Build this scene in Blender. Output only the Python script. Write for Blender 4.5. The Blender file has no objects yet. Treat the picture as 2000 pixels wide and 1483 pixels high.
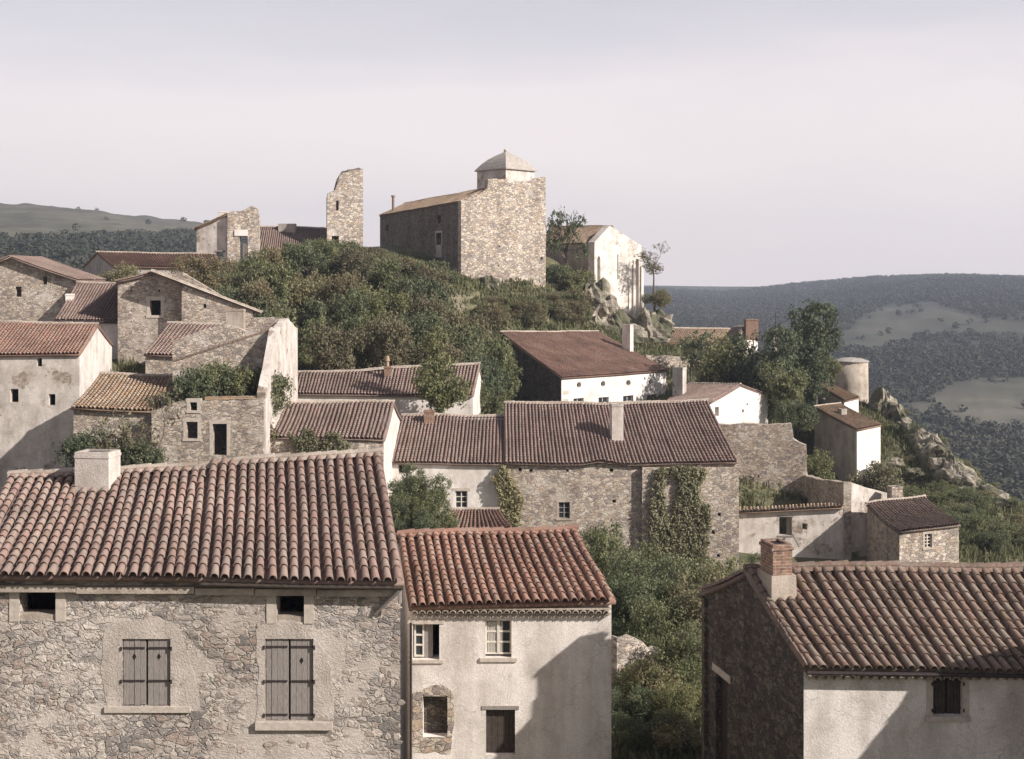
import bpy, math, random
import numpy as np
from mathutils import Vector, Matrix, noise
from mathutils.geometry import delaunay_2d_cdt
C = bpy.data.collections.new('village'); bpy.context.scene.collection.children.link(C)
F, CX, CY = 2400.0, 1000.0, 560.0
def P(px, py, Y): return Vector(((px-CX)/F*Y, Y, -(py-CY)/F*Y))
# ------------------------------------------------------------------ materials
def nt(name):
    m = bpy.data.materials.new(name); m.use_nodes = True
    n = m.node_tree.nodes; l = m.node_tree.links; b = n['Principled BSDF']
    b.inputs['Roughness'].default_value = .9
    b.inputs['Specular IOR Level'].default_value = .15
    return m, n, l, b
def ramp(n, stops, interp='LINEAR'):
    r = n.new('ShaderNodeValToRGB'); r.color_ramp.interpolation = interp
    e = r.color_ramp.elements
    while len(e) > 1: e.remove(e[-1])
    e[0].position = stops[0][0]; e[0].color = (*stops[0][1], 1)
    for p, c in stops[1:]:
        x = e.new(p); x.color = (*c, 1)
    return r
def g(v): return (v, v, v)
def tex(n, l, typ, scale, vec=None, **kw):
    t = n.new('ShaderNodeTex'+typ); t.inputs['Scale'].default_value = scale
    for k, v in kw.items():
        if k in t.inputs: t.inputs[k].default_value = v
        else: setattr(t, k, v)
    if vec is not None: l.new(vec, t.inputs['Vector'])
    return t
def coords(n, l, sc=(1, 1, 1), warp=0.0, wscale=2.0):
    tc = n.new('ShaderNodeTexCoord'); mp = n.new('ShaderNodeMapping'); mp.inputs['Scale'].default_value = sc
    l.new(tc.outputs['Object'], mp.inputs['Vector']); out = mp.outputs[0]
    if warp:
        w = tex(n, l, 'Noise', wscale, out)
        s = n.new('ShaderNodeVectorMath'); s.operation = 'SUBTRACT'; l.new(w.outputs['Color'], s.inputs[0]); s.inputs[1].default_value = (.5, .5, .5)
        k = n.new('ShaderNodeVectorMath'); k.operation = 'SCALE'; l.new(s.outputs[0], k.inputs[0]); k.inputs['Scale'].default_value = warp
        a = n.new('ShaderNodeVectorMath'); l.new(out, a.inputs[0]); l.new(k.outputs[0], a.inputs[1]); out = a.outputs[0]
    return out
def mix(n, l, f, a, b, mode='MIX'):
    m = n.new('ShaderNodeMix'); m.data_type = 'RGBA'; m.blend_type = mode
    for s, v in ((m.inputs[0], f), (m.inputs[6], a), (m.inputs[7], b)):
        if hasattr(v, 'is_output'): l.new(v, s)
        elif isinstance(v, (int, float)): s.default_value = v
        else: s.default_value = (*v, 1)
    return m.outputs[2]
def bump(n, l, b, h, dist, strength=1.0):
    bp = n.new('ShaderNodeBump'); bp.inputs['Distance'].default_value = dist; bp.inputs['Strength'].default_value = strength
    l.new(h, bp.inputs['Height']); l.new(bp.outputs[0], b.inputs['Normal'])
def math_(n, l, op, a, b=None):
    m = n.new('ShaderNodeMath'); m.operation = op
    for i, v in enumerate((a, b)):
        if v is None: continue
        if hasattr(v, 'is_output'): l.new(v, m.inputs[i])
        else: m.inputs[i].default_value = v
    return m.outputs[0]

def rubble(name, cols, mortar, scale=3.6, patch=.45, patchcol=None, rel=.03, seed=0.0):
    m, n, l, b = nt(name)
    v = coords(n, l, (1, 1, 1.6), .34, 3.0)
    if seed:
        a = n.new('ShaderNodeVectorMath'); l.new(v, a.inputs[0]); a.inputs[1].default_value = (seed, seed*.7, seed*.3); v = a.outputs[0]
    vc = tex(n, l, 'Voronoi', scale, v); ve = tex(n, l, 'Voronoi', scale, v, feature='DISTANCE_TO_EDGE')
    sep = n.new('ShaderNodeSeparateColor'); l.new(vc.outputs['Color'], sep.inputs[0])
    k = len(cols); rc = ramp(n, [(i/k, c) for i, c in enumerate(cols)], 'CONSTANT'); l.new(sep.outputs[0], rc.inputs[0])
    fine = tex(n, l, 'Noise', 14, v, Detail=6.0, Roughness=.7)
    fr = ramp(n, [(.3, g(.5)), (.7, g(1.3))]); l.new(fine.outputs[0], fr.inputs[0])
    col = mix(n, l, 1.0, rc.outputs[0], fr.outputs[0], 'MULTIPLY')
    jn = tex(n, l, 'Noise', 7, v, Detail=4.0, Roughness=.7)
    ej = math_(n, l, 'ADD', ve.outputs[0], math_(n, l, 'MULTIPLY', math_(n, l, 'SUBTRACT', jn.outputs[0], .5), .28))
    er = ramp(n, [(.015, g(0)), (.09, g(1))]); l.new(ej, er.inputs[0])
    col = mix(n, l, er.outputs[0], mortar, col)
    dk = ramp(n, [(.02, g(1)), (.05, g(.55)), (.085, g(1))]); l.new(ej, dk.inputs[0]); col = mix(n, l, .85, col, dk.outputs[0], 'MULTIPLY')
    big = tex(n, l, 'Noise', .55, v, Detail=7.0, Roughness=.62)
    pr = ramp(n, [(patch-.06, g(0)), (patch+.05, g(1))]); l.new(big.outputs[0], pr.inputs[0])
    pc = patchcol or mortar
    pn = ramp(n, [(.3, tuple(x*.72 for x in pc)), (.7, pc)]); l.new(fine.outputs[0], pn.inputs[0])
    col = mix(n, l, pr.outputs[0], pn.outputs[0], col)
    st = tex(n, l, 'Noise', .9, coords(n, l, (1, 1, .25)), Detail=5.0)
    sr = ramp(n, [(.35, (.70, .68, .66)), (.6, (1, 1, 1))]); l.new(st.outputs[0], sr.inputs[0])
    col = mix(n, l, .8, col, sr.outputs[0], 'MULTIPLY')
    l.new(col, b.inputs['Base Color'])
    h = math_(n, l, 'MULTIPLY', er.outputs[0], pr.outputs[0])
    h = math_(n, l, 'ADD', h, math_(n, l, 'MULTIPLY', fine.outputs[0], .6))
    h = math_(n, l, 'ADD', h, math_(n, l, 'MULTIPLY', sep.outputs[1], .4))
    bump(n, l, b, h, rel)
    return m
def plaster(name, col, stain, sk=.5, rel=.012, stone=None, run=.6):
    m, n, l, b = nt(name)
    v = coords(n, l, (1, 1, 1), .2, 1.5)
    a = tex(n, l, 'Noise', .8, v, Detail=9.0, Roughness=.68)
    ar = ramp(n, [(.36, stain), (.36+.30*sk, col)]); l.new(a.outputs[0], ar.inputs[0])
    s = tex(n, l, 'Noise', 1.6, coords(n, l, (1, 1, .18)), Detail=6.0, Roughness=.6)
    sr = ramp(n, [(.34, (.66, .64, .62)), (.55, g(1))]); l.new(s.outputs[0], sr.inputs[0])
    col2 = mix(n, l, run, ar.outputs[0], sr.outputs[0], 'MULTIPLY')
    ck = tex(n, l, 'Voronoi', .55, coords(n, l, (1, 1, 1), 1.2, 1.3), feature='DISTANCE_TO_EDGE'); kr = ramp(n, [(0, g(.45)), (.006, g(1))]); l.new(ck.outputs[0], kr.inputs[0])
    col2 = mix(n, l, .5, col2, kr.outputs[0], 'MULTIPLY')
    f = tex(n, l, 'Noise', 22, v, Detail=5.0, Roughness=.7)
    fr = ramp(n, [(.3, g(.78)), (.65, g(1.06))]); l.new(f.outputs[0], fr.inputs[0])
    col2 = mix(n, l, 1.0, col2, fr.outputs[0], 'MULTIPLY')
    if stone:
        vv = coords(n, l, (1, 1, 1.7), .2, 3); vc = tex(n, l, 'Voronoi', 4.2, vv); se = n.new('ShaderNodeSeparateColor'); l.new(vc.outputs['Color'], se.inputs[0])
        rr = ramp(n, [(0, stone), (1, tuple(x*.55 for x in stone))]); l.new(se.outputs[0], rr.inputs[0])
        q = tex(n, l, 'Noise', .7, v, Detail=8.0, Roughness=.7); qr = ramp(n, [(.56, g(0)), (.62, g(1))]); l.new(q.outputs[0], qr.inputs[0])
        col2 = mix(n, l, qr.outputs[0], col2, rr.outputs[0])
    l.new(col2, b.inputs['Base Color'])
    h = math_(n, l, 'ADD', f.outputs[0], a.outputs[0]); bump(n, l, b, h, rel)
    return m
def attr(n, name='rnd'):
    a = n.new('ShaderNodeAttribute'); a.attribute_name = name; return a.outputs['Fac']
def tilemat(name, cols, lich=.5, gain=1.0):
    m, n, l, b = nt(name)
    cols = [tuple(x*gain for x in c) for c in cols]
    k = len(cols)-1; rc = ramp(n, [(i/k, c) for i, c in enumerate(cols)]); l.new(attr(n), rc.inputs[0])
    v = coords(n, l)
    a = tex(n, l, 'Noise', 11, v, Detail=6.0, Roughness=.7); ar = ramp(n, [(.46, g(0)), (.62, g(1))]); l.new(a.outputs[0], ar.inputs[0])
    lc = mix(n, l, math_(n, l, 'MULTIPLY', ar.outputs[0], lich), rc.outputs[0], tuple(x*gain for x in (.30, .27, .22)))
    y = tex(n, l, 'Noise', 3.1, v, Detail=7.0, Roughness=.75); yr = ramp(n, [(.56, g(0)), (.64, g(1))]); l.new(y.outputs[0], yr.inputs[0])
    lc = mix(n, l, math_(n, l, 'MULTIPLY', yr.outputs[0], .55), lc, tuple(x*gain for x in (.20, .17, .10)))
    d = tex(n, l, 'Noise', .5, v, Detail=5.0); dr = ramp(n, [(.3, g(.72)), (.7, g(1.12))]); l.new(d.outputs[0], dr.inputs[0])
    l.new(mix(n, l, 1.0, lc, dr.outputs[0], 'MULTIPLY'), b.inputs['Base Color'])
    bump(n, l, b, a.outputs[0], .012)
    return m
def leafmat(name, cols, trans=.35):
    m, n, l, b = nt(name)
    k = len(cols)-1; rc = ramp(n, [(i/k, c) for i, c in enumerate(cols)]); l.new(attr(n), rc.inputs[0])
    oi = n.new('ShaderNodeObjectInfo'); r2 = ramp(n, [(0, (.78, .82, .85)), (1, (1.18, 1.1, 1.0))]); l.new(oi.outputs['Random'], r2.inputs[0])
    col = mix(n, l, 1.0, rc.outputs[0], r2.outputs[0], 'MULTIPLY')
    l.new(col, b.inputs['Base Color']); b.inputs['Roughness'].default_value = .7
    t = n.new('ShaderNodeBsdfTranslucent'); l.new(col, t.inputs[0])
    ms = n.new('ShaderNodeMixShader'); ms.inputs[0].default_value = trans
    l.new(b.outputs[0], ms.inputs[1]); l.new(t.outputs[0], ms.inputs[2]); l.new(ms.outputs[0], n['Material Output'].inputs[0])
    return m
def plain(name, c, var=.25, scale=8, rough=.85, sc=(1, 1, 1), rel=.005):
    m, n, l, b = nt(name)
    t = tex(n, l, 'Noise', scale, coords(n, l, sc), Detail=6.0, Roughness=.65)
    r = ramp(n, [(.3, tuple(x*(1-var) for x in c)), (.7, tuple(x*(1+var) for x in c))]); l.new(t.outputs[0], r.inputs[0])
    l.new(r.outputs[0], b.inputs['Base Color']); b.inputs['Roughness'].default_value = rough
    bump(n, l, b, t.outputs[0], rel)
    return m
def brickmat(name):
    m, n, l, b = nt(name)
    tc = n.new('ShaderNodeTexCoord'); sx = n.new('ShaderNodeSeparateXYZ'); l.new(tc.outputs['Object'], sx.inputs[0])
    s = math_(n, l, 'ADD', sx.outputs[0], sx.outputs[1]); cb = n.new('ShaderNodeCombineXYZ'); l.new(s, cb.inputs[0]); l.new(sx.outputs[2], cb.inputs[1])
    t = n.new('ShaderNodeTexBrick'); l.new(cb.outputs[0], t.inputs['Vector'])
    t.inputs['Scale'].default_value = 1; t.inputs['Brick Width'].default_value = .23; t.inputs['Row Height'].default_value = .075; t.inputs['Mortar Size'].default_value = .010
    t.inputs['Color1'].default_value = (.34, .19, .13, 1); t.inputs['Color2'].default_value = (.22, .13, .10, 1); t.inputs['Mortar'].default_value = (.38, .33, .27, 1)
    f = tex(n, l, 'Noise', 9, tc.outputs['Object'], Detail=6.0); fr = ramp(n, [(.3, g(.6)), (.7, g(1.2))]); l.new(f.outputs[0], fr.inputs[0])
    l.new(mix(n, l, 1.0, t.outputs[0], fr.outputs[0], 'MULTIPLY'), b.inputs['Base Color'])
    bump(n, l, b, math_(n, l, 'SUBTRACT', f.outputs[0], t.outputs['Fac']), .015)
    return m
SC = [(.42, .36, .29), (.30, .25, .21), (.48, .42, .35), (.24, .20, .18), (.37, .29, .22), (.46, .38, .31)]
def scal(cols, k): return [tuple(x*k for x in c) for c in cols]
M = dict(
 stone_near=rubble('rubble_near', [(.50, .44, .39), (.36, .32, .295), (.58, .51, .45), (.28, .255, .24), (.46, .37, .32), (.64, .57, .50), (.41, .37, .35)], (.68, .60, .53), 3.9, .492, (.68, .605, .54), .055),
 stone=rubble('rubble_wall', scal(SC, 1.35), (.62, .55, .47), 3.4, .42, (.62, .55, .47), .05, 3.0),
 stone_dark_shade=rubble('rubble_dark_shade', scal(SC, .42), (.16, .145, .13), 4.4, .28, (.17, .155, .14), .06, 7.0),  # dark rubble deepened further, carrying the shade of gables and niche
 stone_light=rubble('rubble_light', scal(SC, 1.45), (.68, .61, .53), 3.4, .40, (.68, .61, .54), .06, 11.0),
 stone_shade=rubble('rubble_shade', scal(SC, .66), (.30, .265, .23), 3.0, .34, (.30, .265, .23), .06, 5.0),  # castle stone in a shaded copy, the shade put into darker colour
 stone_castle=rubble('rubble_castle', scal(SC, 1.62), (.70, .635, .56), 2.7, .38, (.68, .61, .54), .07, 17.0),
 plaster=plaster('plaster_white', (.79, .73, .68), (.60, .545, .49), .6),
 ashlar=plaster('pale_ashlar', (.72, .665, .605), (.56, .505, .45), .5, .03, (.55, .49, .43), .25),
 plaster_old=plaster('plaster_old', (.70, .635, .58), (.48, .425, .375), .8, .02, (.38, .31, .25)),
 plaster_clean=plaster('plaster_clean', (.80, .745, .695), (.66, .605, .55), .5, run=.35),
 plaster_grey=plaster('plaster_grey', (.46, .41, .37), (.33, .29, .26), .7),  # grey plaster, also used to colour in shade on sunless white walls
 mortar=plaster('mortar', (.50, .43, .36), (.34, .28, .23), .6, .02),
 tile=tilemat('tile_canal', [(.22, .145, .125), (.27, .172, .147), (.30, .20, .17), (.27, .20, .175), (.31, .235, .20), (.29, .178, .15)], .55, 1.0),
 tile_dark=tilemat('tile_canal_brown', [(.12, .085, .07), (.17, .11, .088), (.21, .14, .11), (.18, .135, .11), (.22, .17, .14), (.19, .12, .095)], .45, 1.15),
 tile_red=tilemat('tile_canal_red', [(.23, .13, .10), (.30, .165, .125), (.34, .19, .145), (.29, .185, .15), (.33, .23, .18), (.32, .16, .12)], .45),
 tile_buff=tilemat('tile_canal_buff', [(.25, .16, .11), (.38, .25, .16), (.42, .28, .17), (.34, .27, .2), (.44, .35, .26), (.36, .2, .14)], .5),
 slate=plain('dome_stone_tile', (.36, .325, .29), .35, 3, .85, (1, 1, 2), .04),
 brick=brickmat('old_brick'),
 wood=plain('grey_wood', (.27, .24, .22), .35, 14, .9, (6, 6, .5), .01),
 wood_dark=plain('dark_wood', (.06, .048, .04), .35, 10),
 white=plain('painted_wood', (.62, .57, .50), .12, 12),
 iron=plain('iron', (.045, .035, .035), .3, 12, .7),
 dark=plain('dark_inside', (.02, .018, .018), .3, 3),
 lace=plain('lace', (.55, .52, .47), .4, 40, .95, (6, 6, 1)),
 stoneblock=plain('dressed_stone', (.48, .42, .36), .2, 7, .9, (1, 1, 1), .012),
 bark=plain('bark', (.10, .085, .07), .4, 5, .95, (1, 1, .3), .03),
 leaf=leafmat('leaf_green', [(.08, .096, .052), (.15, .17, .088), (.215, .228, .122), (.30, .295, .175)]),
 leaf_dark=leafmat('leaf_dark', [(.07, .086, .054), (.125, .146, .085), (.175, .193, .112), (.25, .255, .158)]),
 leaf_olive=leafmat('leaf_olive', [(.11, .11, .07), (.19, .185, .11), (.25, .235, .145), (.32, .295, .20)]),
 leaf_autumn=leafmat('leaf_autumn', [(.10, .10, .06), (.17, .155, .095), (.22, .175, .12), (.19, .195, .11), (.29, .25, .165)]),
 leaf_ivy=leafmat('leaf_ivy', [(.20, .195, .12), (.29, .28, .17), (.38, .355, .23), (.48, .44, .32)]),
 leaf_wood=leafmat('leaf_far', [(.036, .044, .036), (.045, .052, .040), (.052, .058, .044), (.062, .064, .048)], .1),
 grass=leafmat('dry_grass', [(.08, .09, .05), (.12, .135, .07), (.165, .17, .095), (.23, .215, .14)], .3),
)
m, n, l, b = nt('glass'); b.inputs['Base Color'].default_value = (.03, .035, .04, 1); b.inputs['Roughness'].default_value = .15; b.inputs['Specular IOR Level'].default_value = .5; M['glass'] = m
def rockmat():
    m, n, l, b = nt('rock')
    v = coords(n, l, (1, 1, 1.6), .5, .8)
    a = tex(n, l, 'Noise', .9, v, Detail=10.0, Roughness=.7); r = ramp(n, [(.32, (.11, .10, .08)), (.45, (.25, .22, .175)), (.62, (.44, .39, .32))]); l.new(a.outputs[0], r.inputs[0])
    w = tex(n, l, 'Noise', .35, v, Detail=7.0); wr = ramp(n, [(.44, g(0)), (.54, g(1))]); l.new(w.outputs[0], wr.inputs[0])
    l.new(mix(n, l, wr.outputs[0], r.outputs[0], (.125, .12, .08)), b.inputs['Base Color'])
    bump(n, l, b, a.outputs[0], .35); return m
M['rock'] = rockmat()
def groundmat():
    m, n, l, b = nt('ground')
    v = coords(n, l)
    a = tex(n, l, 'Noise', .45, v, Detail=10.0, Roughness=.7)
    near = ramp(n, [(.35, (.075, .08, .045)), (.5, (.13, .125, .07)), (.66, (.24, .20, .15))]); l.new(a.outputs[0], near.inputs[0])
    f = tex(n, l, 'Noise', .03, v, Detail=10.0, Roughness=.72)
    wood = ramp(n, [(.35, (.04, .045, .038)), (.65, (.068, .07, .052))]); l.new(f.outputs[0], wood.inputs[0])
    st = tex(n, l, 'Noise', .02, coords(n, l, (1, 1, 9)), Detail=8.0, Roughness=.65)
    fld = ramp(n, [(.35, (.085, .085, .062)), (.5, (.135, .125, .095)), (.65, (.195, .175, .135))]); l.new(st.outputs[0], fld.inputs[0])
    far = mix(n, l, attr(n, 'field'), wood.outputs[0], fld.outputs[0])
    l.new(mix(n, l, attr(n, 'far'), near.outputs[0], far), b.inputs['Base Color'])
    bump(n, l, b, a.outputs[0], .25); return m
M['ground'] = groundmat()
# ------------------------------------------------------------------ mesh helpers
class MB:
    def __init__(s): s.v = []; s.f = []; s.r = []
    def face(s, pts, r=.5):
        i = len(s.v); s.v += [tuple(p) for p in pts]; s.f.append(tuple(range(i, i+len(pts)))); s.r.append(r)
    def box(s, fn, x0, x1, y0, y1, z0, z1, r=.5, taper=0):
        i = len(s.v); t = taper
        for (x, y, z) in ((x0, y0, z0), (x1, y0, z0), (x1, y1, z0), (x0, y1, z0), (x0+t, y0+t, z1), (x1-t, y0+t, z1), (x1-t, y1-t, z1), (x0+t, y1-t, z1)): s.v.append(tuple(fn(x, y, z)))
        for q in ((0, 3, 2, 1), (4, 5, 6, 7), (0, 1, 5, 4), (1, 2, 6, 5), (2, 3, 7, 6), (3, 0, 4, 7)): s.f.append(tuple(i+k for k in q)); s.r.append(r)
    def tube(s, pts, rad, seg=6, r=.5):
        base = len(s.v); pts = [Vector(p) for p in pts]
        for k, p in enumerate(pts):
            d = (pts[min(k+1, len(pts)-1)]-pts[max(k-1, 0)]).normalized()
            a = d.cross(Vector((0, 0, 1))) if abs(d.z) < .9 else d.cross(Vector((1, 0, 0)))
            a.normalize(); bb = d.cross(a)
            for q in range(seg):
                t = 2*math.pi*q/seg; s.v.append(tuple(p+(a*math.cos(t)+bb*math.sin(t))*rad[k]))
        for k in range(len(pts)-1):
            for q in range(seg):
                i = base+k*seg; s.f.append((i+q, i+(q+1) % seg, i+seg+(q+1) % seg, i+seg+q)); s.r.append(r)
        s.f.append(tuple(base+q for q in range(seg))[::-1]); s.r.append(r)
        e = base+(len(pts)-1)*seg; s.f.append(tuple(e+q for q in range(seg))); s.r.append(r)
    def pieces(s, name, mat, parent=None):
        o = None
        for k in range(len(s.v)//8):
            m_ = MB(); m_.v = s.v[k*8:k*8+8]; m_.f = [tuple(i-k*8 for i in f) for f in s.f[k*6:k*6+6]]; m_.r = s.r[k*6:k*6+6]; o = m_.build(name, mat, parent)
        return o
    def build(s, name, mat, parent=None, smooth=False):
        me = bpy.data.meshes.new(name); me.from_pydata(s.v, [], s.f)
        me.materials.append(mat if not isinstance(mat, str) else M[mat])
        a = me.attributes.new('rnd', 'FLOAT', 'FACE'); a.data.foreach_set('value', s.r)
        if smooth: me.polygons.foreach_set('use_smooth', [True]*len(me.polygons))
        o = bpy.data.objects.new(name, me); C.objects.link(o)
        if parent is not None: setpar(o, parent)
        return o
def npmesh(name, V, Q, R, mat, parent=None, smooth=False):
    me = bpy.data.meshes.new(name); V = np.asarray(V, dtype=np.float32); Q = np.asarray(Q, dtype=np.int32); k = Q.shape[1]
    me.vertices.add(len(V)); me.vertices.foreach_set('co', V.ravel())
    me.loops.add(Q.size); me.loops.foreach_set('vertex_index', Q.ravel())
    me.polygons.add(len(Q)); me.polygons.foreach_set('loop_start', np.arange(len(Q), dtype=np.int32)*k)
    me.update(calc_edges=True); me.materials.append(M[mat] if isinstance(mat, str) else mat)
    a = me.attributes.new('rnd', 'FLOAT', 'FACE'); a.data.foreach_set('value', np.asarray(R, dtype=np.float32))
    if smooth: me.polygons.foreach_set('use_smooth', np.ones(len(Q), dtype=bool))
    o = bpy.data.objects.new(name, me); C.objects.link(o)
    if parent is not None: setpar(o, parent)
    return o
def setpar(o, p):
    o.parent = p
    if p.type == 'EMPTY': o.matrix_parent_inverse = Matrix.Translation(-Vector(p.location))
def thing(name, label, cat, loc, group=None):
    o = bpy.data.objects.new(name, None); o.empty_display_size = .3; C.objects.link(o); o.location = loc
    o['label'] = label; o['category'] = cat
    if group: o['group'] = group
    return o
def tag(o, label=None, cat=None, group=None, kind=None):
    for k, v in (('label', label), ('category', cat), ('group', group), ('kind', kind)):
        if v: o[k] = v
    return o
ident = lambda x, y, z: (x, y, z)
# ------------------------------------------------------------------ wall planes
class Plane:
    """vertical wall plane; A is its left end and B its right end as seen from outside"""
    def __init__(s, A, B):
        s.A = Vector((A[0], A[1])); s.B = Vector((B[0], B[1])); s.L = (s.B-s.A).length; s.d = (s.B-s.A)/s.L; s.n = Vector((s.d.y, -s.d.x))
    def uz(s, px, py):
        k = (px-CX)/F; u = (k*s.A.y-s.A.x)/(s.d.x-k*s.d.y); return u, -(py-CY)/F*(s.A.y+u*s.d.y)
    def rect(s, x0, y0, x1, y1):
        u0 = s.uz(x0, y0)[0]; u1 = s.uz(x1, y0)[0]; xm = (x0+x1)/2
        z1 = s.uz(xm, y0)[1]; z0 = s.uz(xm, y1)[1]; return (min(u0, u1), z0, max(u0, u1), z1)
    def fn(s, u, w, z): q = s.A+s.d*u+s.n*w; return (q.x, q.y, z)
def PL(p0, Y0, p1, Y1): return Plane(((p0-CX)/F*Y0, Y0), ((p1-CX)/F*Y1, Y1))
def rpoly(r): return [(r[0], r[1]), (r[2], r[1]), (r[2], r[3]), (r[0], r[3])]
def inpoly(x, y, poly):
    c = False; j = len(poly)-1
    for i in range(len(poly)):
        xi, yi = poly[i]; xj, yj = poly[j]
        if (yi > y) != (yj > y) and x < (xj-xi)*(y-yi)/(yj-yi)+xi: c = not c
        j = i
    return c
def ragged(pts, amp, step, seed, closed=False):
    rnd = random.Random(seed); out = []
    for i in range(len(pts)-1):
        a, b = Vector(pts[i]), Vector(pts[i+1]); n_ = max(1, int((b-a).length/step))
        for k in range(n_):
            q = a.lerp(b, k/n_); out.append((q.x+(rnd.uniform(-amp, amp)*.4 if k else 0), q.y+(rnd.uniform(-amp, amp) if (k or i) else 0)))
    out.append(tuple(pts[-1])); return out
def wall(name, parent, pl, outline, holes, mat, th=.45, proud=0.0, mit=(0, 0)):
    vs = []; es = []
    for loop in [outline]+holes:
        i = len(vs); k = len(loop); vs += [Vector(p) for p in loop]; es += [(i+a, i+(a+1) % k) for a in range(k)]
    vo, eo, fo, *_ = delaunay_2d_cdt(vs, es, [], 0, 1e-5)
    tris = []
    for f in fo:
        cx = sum(vo[i].x for i in f)/len(f); cy = sum(vo[i].y for i in f)/len(f)
        if inpoly(cx, cy, outline) and not any(inpoly(cx, cy, h) for h in holes):
            if sum(vo[f[i]].x*vo[f[(i+1) % len(f)]].y-vo[f[(i+1) % len(f)]].x*vo[f[i]].y for i in range(len(f))) < 0: f = f[::-1]
            tris.append(tuple(f))
    mb = MB(); N = len(vo)
    mb.v = [pl.fn(p.x, proud, p.y) for p in vo]+[pl.fn(p.x+(mit[0] if p.x < .01 else -mit[1] if p.x > pl.L-.01 else 0), proud-th, p.y) for p in vo]
    cnt = {}
    for f in tris:
        for i in range(len(f)): cnt[(f[i], f[(i+1) % len(f)])] = 1
    for f in tris: mb.f.append(f); mb.f.append(tuple(i+N for i in f[::-1]))
    for (a, b_) in list(cnt):
        if (b_, a) not in cnt: mb.f.append((b_, a, a+N, b_+N))
    mb.r = [.5]*len(mb.f)
    return mb.build(name, mat, parent)
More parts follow.
